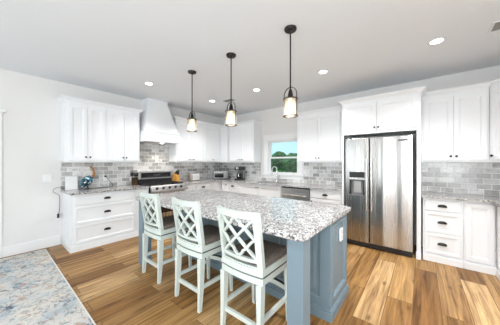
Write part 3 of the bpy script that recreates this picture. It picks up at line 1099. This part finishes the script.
# top, rounded corners
def rounded(x0, x1, y0, y1, r, z):
    pts = []
    for cx, cy, a0 in ((x1 - r, y0 + r, -90), (x1 - r, y1 - r, 0), (x0 + r, y1 - r, 90), (x0 + r, y0 + r, 180)):
        for k in range(7):
            a = R(a0 + 15 * k)
            pts.append((cx + r * cos(a), cy + r * sin(a), z))
    return pts
b = MB()
e = 0.008
b.rings([rounded(IX0 + e, IX1 - e, IY0 + e, IY1 - e, 0.05, 0.8735), rounded(IX0 + e * .3, IX1 - e * .3, IY0 + e * .3, IY1 - e * .3, 0.055, 0.8735 + e * .3),
         rounded(IX0, IX1, IY0, IY1, 0.058, 0.8735 + e), rounded(IX0, IX1, IY0, IY1, 0.058, 0.914 - e),
         rounded(IX0 + e * .3, IX1 - e * .3, IY0 + e * .3, IY1 - e * .3, 0.055, 0.914 - e * .3), rounded(IX0 + e, IX1 - e, IY0 + e, IY1 - e, 0.05, 0.914)])
tag(b.done('island_countertop', M['granite']), 'large speckled granite slab topping the blue island', 'countertop')

# ------------------------------------------------------------------ counter stools
def make_stool(label):
    t = thing('counter_stool', label, 'stool', (0, 0, 0), 0, 'counter stools along the island')
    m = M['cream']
    hw = 0.211
    # rear legs sweep back, front legs nearly straight
    for s_ in (-1, 1):
        b = MB()
        b.rings([[(x - 0.021 * k, s_ * hw * sp + w - s_ * 0.022, z) for x, w in ((x0 - .024 * k2, -.022 * k), (x0 + .03 * k2, -.022 * k), (x0 + .03 * k2, .022 * k), (x0 - .024 * k2, .022 * k))]
                 for z, x0, k, k2, sp in ((0.0, -0.205, 0.60, 0.60, 1.0), (0.2, -0.188, 0.82, 0.82, 0.995), (0.42, -0.180, 1, 1, 0.99), (0.488, -0.180, 1, 1, 0.99))])
        b.done('leg', m, t)
    for s_ in (-1, 1):
        b = MB()
        b.leg((0.205, s_ * (hw - 0.022), 0.0), (0.195, s_ * (hw - 0.026), 0.488), (0.026, 0.026), (0.040, 0.040))
        b.done('leg', m, t)
    # lower frame
    b = MB()
    arc = [(-0.205 - 0.022 * (1 - (y / hw) ** 2), y) for y in [hw * (i / 6 - 1) for i in range(13)]]
    out = arc + [(0.22, hw), (0.22, -hw)]
    b.rings([[(x, y, 0.4885) for x, y in out], [(x, y, 0.535) for x, y in out]])
    b.done('base_apron', m, t)
    # stretchers
    MB().bar((-0.196, -hw + 0.04, 0.165), (-0.196, hw - 0.04, 0.165), (0.022, 0.034)).done('stretcher', m, t)
    for s_ in (-1, 1):
        MB().bar((-0.185, s_ * (hw - 0.022), 0.215), (0.20, s_ * (hw - 0.022), 0.215), (0.022, 0.034)).done('stretcher', m, t)
    b = MB()
    pts = [(y, 0.0) for y in [(hw - 0.035) * (i / 8 - 1) for i in range(17)]]
    def fr(u, v, d):
        return (0.20 + 0.055 * (1 - (u / hw) ** 2) + d, u, 0.255 + v)
    b.ribbon(pts, 0.042, 0.022, fr)
    fs = b.done('front_stretcher', m, t)
    b = MB()
    b.ribbon([(u, 0.0235) for u, _ in pts], 0.004, 0.026, lambda u, v, d: fr(u, v, d - 0.002))
    b.done('kick_plate', M['black'], fs)
    # dark filler plate painting the shade of the swivel gap, and the upper seat frame
    MB().box(-0.19, 0.212, -0.210, 0.210, 0.5355, 0.5475).done('gap_shade_plate', M['gap'], t)
    b = MB()
    out2 = [(x + 0.0, y) for x, y in arc] + [(0.225, hw), (0.225, -hw)]
    b.rings([[(x, y, 0.548) for x, y in out2], [(x, y, 0.598) for x, y in out2]])
    b.done('seat_frame', m, t)
    # padded seat with rounded edges
    def sq(i, z):
        r = 0.03
        x0, x1, y0, y1 = -0.170 + i, 0.218 - i, -hw + 0.008 + i, hw - 0.008 - i
        return rounded(x0, x1, y0, y1, r, z)
    MB().rings([sq(0.004, 0.5985), sq(-0.002, 0.612), sq(0.0, 0.632), sq(0.012, 0.645), sq(0.05, 0.652), sq(0.11, 0.655)]).done('seat', M['fabric'], t, True)
    # back
    def bk(u, v, d):
        z = 0.5985 + v
        return (-0.185 - 0.13 * v - 0.05 * v * v - 0.032 * (1 - (u / hw) ** 2) * min(1, v / 0.1 + 0.55) + 0.016 - d, u, z)
    H_ = 0.425
    for s_ in (-1, 1):
        b = MB()
        uo, ui = s_ * hw, s_ * (hw - 0.044)
        rs = []
        for v in [H_ * i / 8 for i in range(9)]:
            rs.append([bk(ui, v, 0), bk(uo, v, 0), bk(uo, v, 0.034), bk(ui, v, 0.034)])
        b.rings(rs)
        b.done('back_stile', m, t)
    us = [(hw - 0.0445) * (i / 8 - 1) for i in range(17)]
    dip = lambda u: 0.005 * (1 - (u / hw) ** 2)
    b = MB()
    b.rings([[bk(u, H_ - 0.052 - dip(u) * .6, 0.002), bk(u, H_ - dip(u), 0.002), bk(u, H_ - dip(u), 0.032), bk(u, H_ - 0.052 - dip(u) * .6, 0.032)] for u in us])
    b.done('top_rail', m, t)
    b = MB()
    b.rings([[bk(u, 0.046 - dip(u), 0.002), bk(u, 0.074 - dip(u), 0.002), bk(u, 0.074 - dip(u), 0.032), bk(u, 0.046 - dip(u), 0.032)] for u in us])
    b.done('lower_rail', m, t)
    b = MB()
    b.rings([[bk(u, -0.0008, 0.002), bk(u, 0.014, 0.002), bk(u, 0.014, 0.032), bk(u, -0.0008, 0.032)] for u in us])
    b.done('bottom_rail', m, t)
    # lattice
    v0, v1, ue = 0.068, H_ - 0.054, hw - 0.046
    vc, vh = (v0 + v1) / 2, (v1 - v0) / 2
    b = MB()
    def lat(pts, d0=0.006, closed=False):
        b.ribbon([(p[0] * ue, vc + p[1] * vh) for p in pts], 0.018, 0.02, lambda u, v, d: bk(u, v, d + d0), closed)
    N = 8
    lat([(-1 + 2 * i / N, -1 + 2 * i / N) for i in range(N + 1)])
    lat([(-1 + 2 * i / N, 1 - 2 * i / N) for i in range(N + 1)], 0.0055)
    quart = [(1.0, 0.0), (0.86, 0.10), (0.70, 0.26), (0.56, 0.44), (0.50, 0.56), (0.40, 0.60), (0.30, 0.66), (0.24, 0.80), (0.12, 0.93), (0.0, 0.97)]
    q2 = [(-x, y) for x, y in reversed(quart)][1:]
    up = quart + q2
    lat(up, 0.005)
    lat([(x, -y) for x, y in up], 0.005)
    b.done('lattice', m, t)
    return t

s1 = make_stool('white lattice-back counter stool nearest the camera, beside the front blue post')
s1.location = (1.445, 1.098, 0)
for (x, y, rz, lab) in ((1.445, 1.783, 0, 'white lattice-back counter stool in the middle of the three'),
                        (1.445, 2.522, 0, 'white lattice-back counter stool farthest from the camera, beside the rear blue post')):
    s = copy_tree(s1)
    s.location = (x, y, 0)
    s.rotation_euler = (0, 0, rz)
    s['label'] = lab

# ------------------------------------------------------------------ pendants
def make_pendant(label):
    t = thing('pendant_light', label, 'pendant light', (0, 0, ZC - 0.0005), 0, 'glass jar pendants over the island')
    MB().lathe([(0.062, 0), (0.062, -0.012), (0.056, -0.022), (0.015, -0.026), (0.010, -0.04)], 28).done('canopy', M['bronze'], t, True)
    MB().tube([(0, 0, -0.03), (0, 0, -0.62)], 0.0075, 10).done('stem', M['bronze'], t, True)
    MB().lathe([(0.010, -0.615), (0.014, -0.625), (0.020, -0.645), (0.024, -0.668), (0.026, -0.690), (0.040, -0.700), (0.052, -0.706), (0.052, -0.712), (0.02, -0.714)], 24).done('socket_cap', M['bronze'], t, True)
    # strap that arches over the cap and drops to the bottom ring
    b = MB()
    r = 0.070
    pts = [(0, -r, -0.885)] + [(0, -r * cos(a), -0.672 + 0.075 * sin(a)) for a in [pi * k / 14 for k in range(15)]] + [(0, r, -0.885)]
    b.ribbon([(p[1], p[2]) for p in pts], 0.005, 0.010, lambda u, v, d: (d - 0.005, u, v))
    b.done('cage_strap', M['bronze'], t)
    for nm, zz, rr in (('bottom_ring', -0.890, 0.072), ('collar_ring', -0.716, 0.0705)):
        b = MB()
        n = 32
        rs = []
        for k in range(n + 1):
            a = 2 * pi * k / n
            rs.append([((rr + dx) * cos(a), (rr + dx) * sin(a), zz + dz) for dx, dz in ((-0.004, -0.004), (0.004, -0.004), (0.004, 0.004), (-0.004, 0.004))])
        b.rings(rs, False, False)
        b.done(nm, M['bronze'], t, True)
    MB().lathe([(0.052, -0.7125), (0.064, -0.722), (0.066, -0.735), (0.066, -0.885), (0.063, -0.885), (0.063, -0.735), (0.061, -0.724), (0.052, -0.716)], 32, cap0=False, cap1=False).done('glass_jar', M['jar'], t, True)
    MB().lathe([(0.008, -0.7145), (0.010, -0.735), (0.014, -0.760), (0.018, -0.785), (0.016, -0.805), (0.008, -0.820), (0.001, -0.824)], 18).done('bulb', M['bulb'], t, True)
    return t

def pendant_lamp(x, y):
    l = bpy.data.lights.new('pendant_glow', 'POINT')
    l.energy = 1.2
    l.color = (1.0, 0.85, 0.66)
    l.shadow_soft_size = 0.03
    o = bpy.data.objects.new('pendant_glow', l)
    C.objects.link(o)
    o.location = (x, y, ZC - 0.86)
p1 = make_pendant('dark bronze glass jar pendant nearest the camera, rightmost of three')
for i, (x, y, lab) in enumerate(((1.93, 1.035, None), (1.93, 1.870, 'dark bronze glass jar pendant hanging in the middle of three'),
                                 (1.92, 2.670, 'dark bronze glass jar pendant farthest from the camera, leftmost of three'))):
    p = p1 if i == 0 else copy_tree(p1)
    p.location = (x, y, ZC - 0.0005)
    if lab:
        p['label'] = lab
    pendant_lamp(x, y)

# ------------------------------------------------------------------ recessed lights and vents
def make_can(label):
    t = thing('recessed_light', label, 'ceiling light', (0, 0, ZC), 0, 'recessed ceiling lights')
    MB().lathe([(0.056, -0.0005), (0.080, -0.0005), (0.080, -0.004), (0.060, -0.008), (0.056, -0.006)], 28, cap0=False, cap1=False).done('trim_ring', M['ceiling'], t, True)
    MB().lathe([(0.0555, -0.0008), (0.0555, -0.004), (0.001, -0.005)], 24).done('lens', M['can_lens'], t)
    return t
c1 = None
for x, y, lab in ((1.74, 3.65, 'round recessed ceiling light in front of the range hood'),
                  (3.12, 3.60, 'round recessed ceiling light nearest the far kitchen corner'),
                  (3.16, 2.40, 'round recessed ceiling light between the middle and right pendants'),
                  (3.16, 1.15, 'round recessed ceiling light just right of the nearest pendant'),
                  (3.16, -0.13, 'round recessed ceiling light at far right, above the refrigerator end'),
                  (1.60, -0.55, 'added round fill light in the ceiling outside the picture, above the right-hand floor'),  # unseen can, added to brighten the right-hand floor
                  (0.10, 0.70, 'added round fill light in the ceiling outside the picture, above the camera')):  # another unseen can, added for more light from above
    if c1 is None:
        c1 = c = make_can(lab)
    else:
        c = copy_tree(c1)
        c['label'] = lab
    c.location = (x, y, ZC)
    l = bpy.data.lights.new('can_light', 'SPOT')
    l.energy = 190 if lab.endswith('right-hand floor') else (85 if x > 3 else 55)
    l.spot_size = R(125)
    l.spot_blend = 0.8
    l.shadow_soft_size = 0.055
    l.color = (1.0, 0.995, 0.985)
    o = bpy.data.objects.new('can_light', l)
    C.objects.link(o)
    o.location = (x, y, ZC - 0.02)

def vent(label, x0, x1, y0, y1):
    t = thing('ceiling_vent', label, 'vent', ((x0 + x1) / 2, (y0 + y1) / 2, ZC))
    a, c = (x1 - x0) / 2, (y1 - y0) / 2
    b = MB()
    f = 0.018
    b.box(-a, a, -c, -c + f, -0.008, -0.0005).box(-a, a, c - f, c, -0.008, -0.0005).box(-a, -a + f, -c + f, c - f, -0.008, -0.0005).box(a - f, a, -c + f, c - f, -0.008, -0.0005)
    b.done('frame', M['ceiling'], t)
    MB().box(-a + f, a - f, -c + f, c - f, -0.002, -0.0005).done('backing', M['gap'], t)
    b = MB()
    if a >= c:
        n = int((2 * c - 2 * f) / 0.022)
        for i in range(n):
            y = -c + f + 0.011 + i * 0.022
            b.bar((-a + f, y, -0.006), (a - f, y, -0.006), (0.014, 0.003), up=(0, 0.5, 1))
    else:
        n = int((2 * a - 2 * f) / 0.022)
        for i in range(n):
            x = -a + f + 0.011 + i * 0.022
            b.bar((x, -c + f, -0.006), (x, c - f, -0.006), (0.014, 0.003), up=(0.5, 0, 1))
    b.done('louvers', M['grey_plate'], t)
vent('rectangular grey ceiling vent near the far kitchen corner', 3.22, 3.40, 3.12, 3.42)
vent('rectangular grey ceiling vent at the right edge of the picture', 3.075, 3.295, -0.90, -0.538)

# ------------------------------------------------------------------ rug
rg = thing('area_rug', 'distressed blue, cream and rust area rug at bottom left', 'rug', (-0.7, 3.0, 0))
RX0, RX1, RY0, RY1 = -2.45, 0.575, 0.55, 4.64
MB().box(RX0 + 0.7, RX1 + 0.7 - 0.013, RY0 - 3.0 + 0.013, RY1 - 3.0 - 0.013, 0.0005, 0.011, 0.003).done('pile', M['rug'], rg)
b = MB()
ax0, ax1, ay0, ay1 = RX0 + 0.7, RX1 + 0.7, RY0 - 3.0, RY1 - 3.0
b.box(ax1 - 0.0125, ax1, ay0, ay1, 0.0005, 0.012, 0.003).box(ax0, ax0 + 0.0125, ay0, ay1, 0.0005, 0.012, 0.003)
b.box(ax0 + 0.013, ax1 - 0.013, ay1 - 0.0125, ay1, 0.0005, 0.012, 0.003).box(ax0 + 0.013, ax1 - 0.013, ay0, ay0 + 0.0125, 0.0005, 0.012, 0.003)
b.done('binding', M['rug_edge'], rg)

# ------------------------------------------------------------------ sink and faucet
t = thing('sink', 'undermount steel sink in the counter below the window', 'sink', (XR - 0.34, 2.685, CT1))
x0, x1, y0, y1 = -0.196, 0.196, -0.380, 0.380
b = MB()
def sr(i, z):
    return rounded(x0 + i, x1 - i, y0 + i, y1 - i, 0.04, z)
b.rings([sr(-0.0, -0.032), sr(0.004, -0.033), sr(0.012, -0.20), sr(0.03, -0.215)], cap0=False)
sk = b.done('basin', M['steel_plain'], t, True)
so = sk.modifiers.new('s', 'SOLIDIFY')
so.thickness = 0.002
MB().lathe([(0.03, 0), (0.03, 0.003), (0.001, 0.003)], 16, (0, 0, -0.2148)).done('drain', M['chrome'], t)
t = thing('faucet', 'brushed nickel gooseneck faucet in front of the window', 'faucet', (XR - 0.085, 2.735, CT1 + 0.0005))
MB().lathe([(0.027, 0), (0.027, 0.008), (0.021, 0.014), (0.019, 0.09), (0.014, 0.10)], 20).done('base', M['chrome'], t, True)
pts = [(0, 0, 0.09), (0, 0, 0.28)] + [(-0.08 + 0.08 * cos(a), 0.035 * (1 - cos(a)) * 0.5, 0.28 + 0.085 * sin(a)) for a in [pi * k / 12 for k in range(1, 13)]] + [(-0.162, 0.036, 0.24)]
MB().tube(pts, 0.0125, 12).done('spout', M['chrome'], t, True)
MB().tube([(-0.162, 0.036, 0.242), (-0.165, 0.037, 0.20), (-0.167, 0.037, 0.16)], [0.014, 0.018, 0.02], 12).done('spray_head', M['chrome'], t, True)
MB().tube([(0, -0.018, 0.06), (0, -0.05, 0.065), (0.0, -0.065, 0.12), (0.0, -0.068, 0.16)], [0.012, 0.012, 0.008, 0.007], 10).done('handle', M['chrome'], t, True)

# ------------------------------------------------------------------ things on the counters
CZ = CT1 + 0.0006
t = thing('upright_box', 'white upright rectangular box at the left end of the counter', 'box', (0.90, 4.675, CZ), R(-3))
MB().box(-0.082, 0.082, -0.024, 0.024, 0.0, 0.232, 0.006).done('body', M['plastic_white'], t)

t = thing('patterned_ornament', 'teal, black and white patterned ornament with an upright curved tan neck', 'ornament', (1.115, 4.63, CZ), 0)
ax0_, ax1_ = Vector((-0.085, 0.0, 0.035)), Vector((0.075, 0.0, 0.205))
b = MB()
k = 14
pts, rad = [], []
for i in range(k + 1):
    f = i / k
    pts.append(ax0_.lerp(ax1_, f) + Vector((0, 0, 0.02 * sin(pi * f))))
    rad.append(max(0.006, 0.078 * sin(pi * (0.06 + 0.90 * f)) ** 0.62))
b.tube(pts, rad, 18)
b.done('body', M['glaze'], t, True)
MB().tube([(0.055, 0, 0.19), (0.092, 0, 0.235), (0.095, 0, 0.285), (0.075, 0, 0.345), (0.052, 0, 0.385), (0.030, 0, 0.392)], [0.028, 0.023, 0.018, 0.016, 0.017, 0.008], 12).done('neck', M['wood_tan'], t, True)
b = MB()
for yy in (-0.025, 0.025):
    b.tube([(0.0, yy, 0.10), (0.005, yy, 0.006)], 0.006, 8)
    b.box(-0.03, 0.035, yy - 0.014, yy + 0.014, 0.0, 0.007, 0.002)
b.done('feet', M['plastic_black'], t)

# cords
def cord(name, label, pts, r=0.0045, z_plug=None):
    P = [Vector(p) for p in pts]
    P = [P[0]] + P + [P[-1]]
    out = []
    for k in range(1, len(P) - 2):
        p0, p1, p2, p3 = P[k - 1:k + 3]
        for q in range(6):
            u = q / 6
            out.append(0.5 * ((2 * p1) + (p2 - p0) * u + (2 * p0 - 5 * p1 + 4 * p2 - p3) * u * u + (3 * p1 - p0 - 3 * p2 + p3) * u ** 3))
    out.append(P[-1])
    o = MB().tube(out, r, 8).done(name, M['rubber'], None, True)
    return tag(o, label, 'cord')
zc = CT1 + 0.006
c = cord('power_cord', 'black cord running from wall plug down to the counter beside the teal ornament',
         [(1.416, 4.695, 1.115), (1.42, 4.67, 1.10), (1.45, 4.67, 1.05), (1.51, 4.66, 0.97), (1.50, 4.64, zc), (1.40, 4.60, zc), (1.24, 4.575, zc), (1.05, 4.54, zc), (0.98, 4.56, zc)])
p = MB().box(1.400, 1.432, 4.699, 4.7295, 1.10, 1.132, 0.003).done('plug', M['rubber'], c)
t = thing('wall_outlet', 'white outlet plate on the tile above the black cord', 'outlet', (1.416, YL - 0.0095, 1.09))
MB().box(-0.036, 0.036, -0.006, 0, -0.058, 0.058, 0.002).done('plate', M['plastic_white'], t)
c = cord('power_cord', 'black cord looping off the left end of the counter toward the low wall outlet',
         [(0.92, 4.715, zc), (0.80, 4.715, zc + 0.02), (0.742, 4.705, 0.965), (0.690, 4.705, 0.945), (0.672, 4.708, 0.90), (0.70, 4.715, 0.87), (0.748, 4.727, 0.83),
          (0.757, 4.731, 0.76), (0.757, 4.731, 0.66), (0.752, 4.728, 0.58), (0.742, 4.715, 0.535), (0.735, 4.707, 0.51)], 0.003)
MB().box(0.722, 0.748, 4.694, 4.7325, 0.455, 0.525, 0.004).done('plug', M['rubber'], c)
t = thing('wall_outlet', 'white outlet plate low on the left wall beside drawer cabinet', 'outlet', (0.733, YL - 0.0005, 0.475))
MB().box(-0.032, 0.032, -0.006, 0, -0.058, 0.058, 0.002).done('plate', M['plastic_white'], t)
t = thing('light_switch', 'white double light switch on the left wall beside the wall cabinet', 'switch', (0.61, YL - 0.0005, 1.128))
MB().box(-0.058, 0.058, -0.006, 0, -0.06, 0.06, 0.002).done('plate', M['plastic_white'], t)
for sx in (-0.025, 0.025):
    MB().box(sx - 0.016, sx + 0.016, -0.009, -0.0061, -0.033, 0.033, 0.001).done('rocker', M['trim'], t)

# utensil crock and utensils
t = thing('utensil_crock', 'dark ribbed utensil crock on counter left of the range', 'crock', (1.905, 4.61, CZ))
b = MB()
b.lathe([(0.050, 0), (0.056, 0.005), (0.058, 0.15), (0.060, 0.155), (0.055, 0.155), (0.052, 0.012), (0.001, 0.012)], 24)
b.done('pot', leaf_mat('mottled_brown_glaze', (0.012, 0.010, 0.008), (0.12, 0.08, 0.04)), t, True)
for (dx, dy, tx, ty, m, nm, lab) in ((-0.02, 0.0, -0.055, 0.0, 'plastic_black', 'spatula', 'black spatula leaning left in the utensil crock'),
                                (0.0, -0.02, 0.0, -0.03, 'plastic_black', 'ladle', 'black ladle standing upright in the utensil crock'),
                                (0.02, 0.0, 0.05, 0.01, 'plastic_black', 'serving_spoon', 'black serving spoon leaning right in the utensil crock')):
    u = thing(nm, lab, 'utensil', (1.905 + dx, 4.61 + dy, CZ + 0.0135), 0)
    top = Vector((tx - dx, ty - dy, 0.20))
    MB().tube([(0, 0, 0.0), top * 0.86], 0.005, 8).done('handle', M[m], u)
    b = MB()
    q = top
    if nm == 'spatula':
        b.rings([[(q.x - w, q.y - 0.004, z), (q.x + w, q.y - 0.004, z), (q.x + w, q.y + 0.004, z), (q.x - w, q.y + 0.004, z)] for w, z in ((0.012, 0.168), (0.028, 0.182), (0.032, 0.245))])
    else:
        rr = 0.040 if nm == 'ladle' else 0.034
        b.rings([[(q.x + rr * sin(f) * cos(2 * pi * j / 12), q.y + rr * 0.55 * sin(f) * sin(2 * pi * j / 12), 0.20 - 0.042 * cos(f)) for j in range(12)] for f in [0.12 + (pi - 0.24) * i / 8 for i in range(9)]])
    b.done('head', M[m], u, True)

# knife block and knives
t = thing('knife_block', 'tan wooden knife block on counter right of the range', 'knife block', (2.845, 4.60, CZ), R(8))
b = MB()
prof = [(-0.075, 0.0), (0.075, 0.0), (0.055, 0.16), (0.012, 0.215), (-0.075, 0.14)]
b.rings([[(-0.052, y, z) for y, z in prof], [(0.052, y, z) for y, z in prof]])
b.done('block', mat('honey_wood', (0.66, 0.33, 0.08), 0.4), t)
kb = Vector((0, -0.087, 0.075)).normalized()
kn = Vector((0, -0.075, 0.087)).normalized()
ca, sa = cos(R(8)), sin(R(8))
for i, (x, f, L, lab) in enumerate(((-0.032, 0.72, 0.10, 'black-handled knife at the upper left of the wooden block'), (0.0, 0.72, 0.115, 'black-handled knife at the top middle of the wooden block'),
                                    (0.032, 0.72, 0.10, 'black-handled knife at the upper right of the wooden block'), (0.0, 0.30, 0.085, 'short black-handled knife low in the wooden block'))):
    y, z = -0.075 + 0.087 * f, 0.14 + 0.075 * f
    kx = thing('knife', lab, 'knife', (2.845 + x * ca - y * sa, 4.60 + x * sa + y * ca, CZ + z + 0.001), R(8), 'knives in the block')
    o = kn
    MB().bar(o * 0.006, o * L, (0.016, 0.024), (0.018, 0.028), up=(0, 1, 0)).done('handle', M['plastic_black'], kx)
    MB().bar(o * 0.0, o * 0.0059, (0.014, 0.02), up=(0, 1, 0)).done('bolster', M['chrome'], kx)

# toaster
t = thing('toaster', 'steel and taupe two-slice toaster on the counter right of the range', 'toaster', (3.335, 4.56, CZ), R(-6))
def tring(x, s_=1.0):
    hw_, h = 0.085 * s_, 0.185
    return [(x, -hw_, 0.012), (x, -hw_, h - 0.05), (x, -hw_ * 0.93, h - 0.022), (x, -hw_ * 0.72, h - 0.005), (x, -hw_ * 0.4, h), (x, hw_ * 0.4, h), (x, hw_ * 0.72, h - 0.005), (x, hw_ * 0.93, h - 0.022), (x, hw_, h - 0.05), (x, hw_, 0.012)]
MB().rings([tring(-0.085), tring(0.115)]).done('body', mat('satin_steel', (0.78, 0.77, 0.75), 0.4, metal=0.55), t, True)
MB().rings([tring(-0.14, 0.92), tring(-0.13, 1.0), tring(-0.0851, 1.02)]).done('end_cap', M['tan_end'], t, True)
MB().rings([tring(0.1151, 1.02), tring(0.135, 0.96)]).done('end_cap', M['tan_end'], t, True)
b = MB().box(-0.07, 0.10, -0.045, -0.018, 0.1853, 0.187).box(-0.07, 0.10, 0.018, 0.045, 0.1853, 0.187)
b.done('slot', M['gap'], t)  # flat dark strips painting the shade of the bread slots
MB().box(-0.165, -0.1405, -0.02, 0.02, 0.11, 0.125, 0.004).done('lever', M['plastic_black'], t)
MB().box(-0.12, 0.12, -0.07, 0.07, 0.0, 0.0118).done('foot', M['plastic_black'], t)

# toaster oven in the corner
t = thing('toaster_oven', 'steel toaster oven sitting diagonally in the far counter corner', 'toaster oven', (4.13, 4.41, CZ), R(-42))
b = MB().box(-0.195, 0.195, -0.14, 0.14, 0.018, 0.235, 0.008)
M['steel_dark'] = mat('dark_stainless', (0.26, 0.255, 0.25), 0.38, metal=0.85)
b.done('body', M['steel_dark'], t)
dr = MB().box(-0.185, 0.095, -0.152, -0.1405, 0.035, 0.215, 0.004).done('door', M['steel_dark'], t)
MB().box(-0.165, 0.075, -0.1545, -0.1521, 0.052, 0.165, 0.001).done('door_glass', M['glass_dark'], dr)
b = MB().tube([(-0.165, -0.178, 0.19), (0.075, -0.178, 0.19)], 0.008, 10)
for xx in (-0.15, 0.06):
    b.tube([(xx, -0.152, 0.19), (xx, -0.178, 0.19)], 0.005, 8)
b.done('door_handle', M['chrome'], dr, True)
for zz in (0.065, 0.12, 0.175):
    b = MB().tube([(0.145, -0.1405, zz), (0.145, -0.16, zz)], 0.018, 14)
    b.done('knob', M['plastic_black'], t, True)
for xx in (-0.17, 0.17):
    for yy in (-0.115, 0.115):
        MB().box(xx - 0.014, xx + 0.014, yy - 0.014, yy + 0.014, 0, 0.0178).done('foot', M['plastic_black'], t)
MB().box(-0.19, 0.19, -0.139, 0.13, 0.2353, 0.243, 0.002).done('top_plate', M['plastic_black'], t)

# coffee maker
t = thing('coffee_maker', 'black and steel drip coffee maker left of the window', 'coffee maker', (4.27, 3.80, CZ), R(-80))
MB().box(-0.09, 0.09, -0.13, 0.11, 0.0, 0.04, 0.006).done('base', M['plastic_black'], t)
MB().box(-0.09, 0.09, 0.02, 0.11, 0.0402, 0.26, 0.006).done('tower', M['steel_dark'], t)
MB().box(-0.095, 0.095, -0.12, 0.112, 0.2603, 0.355, 0.012).done('brew_head', M['plastic_black'], t)
MB().box(-0.06, 0.02, -0.124, -0.1202, 0.285, 0.345, 0.002).done('front_plate', M['chrome'], t)
MB().lathe([(0.055, 0.041), (0.068, 0.06), (0.070, 0.11), (0.055, 0.165), (0.052, 0.178), (0.001, 0.178)], 24, (0, -0.055, 0.0)).done('carafe', M['glass_dark'], t, True)
MB().lathe([(0.054, 0.179), (0.056, 0.19), (0.03, 0.20), (0.001, 0.20)], 20, (0, -0.055, 0.0)).done('carafe_lid', M['plastic_black'], t, True)
MB().tube([(0.03, -0.105, 0.17), (0.045, -0.155, 0.165), (0.045, -0.16, 0.10), (0.03, -0.12, 0.075)], 0.008, 8).done('carafe_handle', M['chrome'], t, True)

# ------------------------------------------------------------------ outdoors, seen through the window
struct(MB().box(XR + 0.13, 70, -25, 60, -3.2, -3.0).done('lawn', M['lawn']))
rnd = random.Random(3)
def tree(x, y, h, w, m, lab):
    t = thing('tree', lab, 'tree', (x, y, -3.0), rnd.random() * 6, 'trees beyond the window')
    b = MB()
    b.tube([(0, 0, 0), (0.05, 0, h * 0.3), (0, 0.05, h * 0.65)], [0.24, 0.18, 0.08], 9)
    b.done('trunk', M['leaf_trunk'], t, True)
    b = MB()
    for i in range(16):
        a = rnd.random() * 6.28
        f = rnd.random()
        rr = w * (0.25 + 0.45 * rnd.random())
        zc_ = h * (0.35 + 0.60 * f) - rr * 0.3
        off = w * 0.75 * (1 - 0.7 * f) * rnd.random() ** 0.5
        mtx = Matrix.Translation((off * cos(a), off * sin(a), zc_)) @ Matrix.Diagonal((rr, rr, rr * 0.8, 1))
        r_ = bmesh.ops.create_icosphere(b.bm, subdivisions=3, radius=1, matrix=mtx)
        for v in r_['verts']:
            d = (v.co - mtx.translation)
            v.co += d * (rnd.random() - 0.5) * 0.32
    b.done('foliage', m, t)
for i, (x, y, h, w) in enumerate(((25, 13.0, 5.9, 1.55), (25.5, 17.7, 5.5, 1.5), (25, 8.3, 5.4, 1.5), (31, 18.9, 6.2, 1.6), (31, 13.4, 6.3, 1.6), (31.5, 24.2, 5.9, 1.6),
                                  (37, 21.0, 6.7, 1.7), (37, 15.5, 6.7, 1.7), (37.5, 27.0, 6.3, 1.7),
                                  (18.5, 11.1, 3.6, 1.15), (18.0, 7.5, 3.4, 1.1), (19.5, 14.7, 3.7, 1.15))):
    lab = ('bushy low green tree in front, seen through the lower window pane' if x < 21 else 'tall dark green tree standing behind, its crown in the upper window pane')
    tree(x, y, h, w, M['leaf2'] if x < 21 else M['leaf1'], lab)
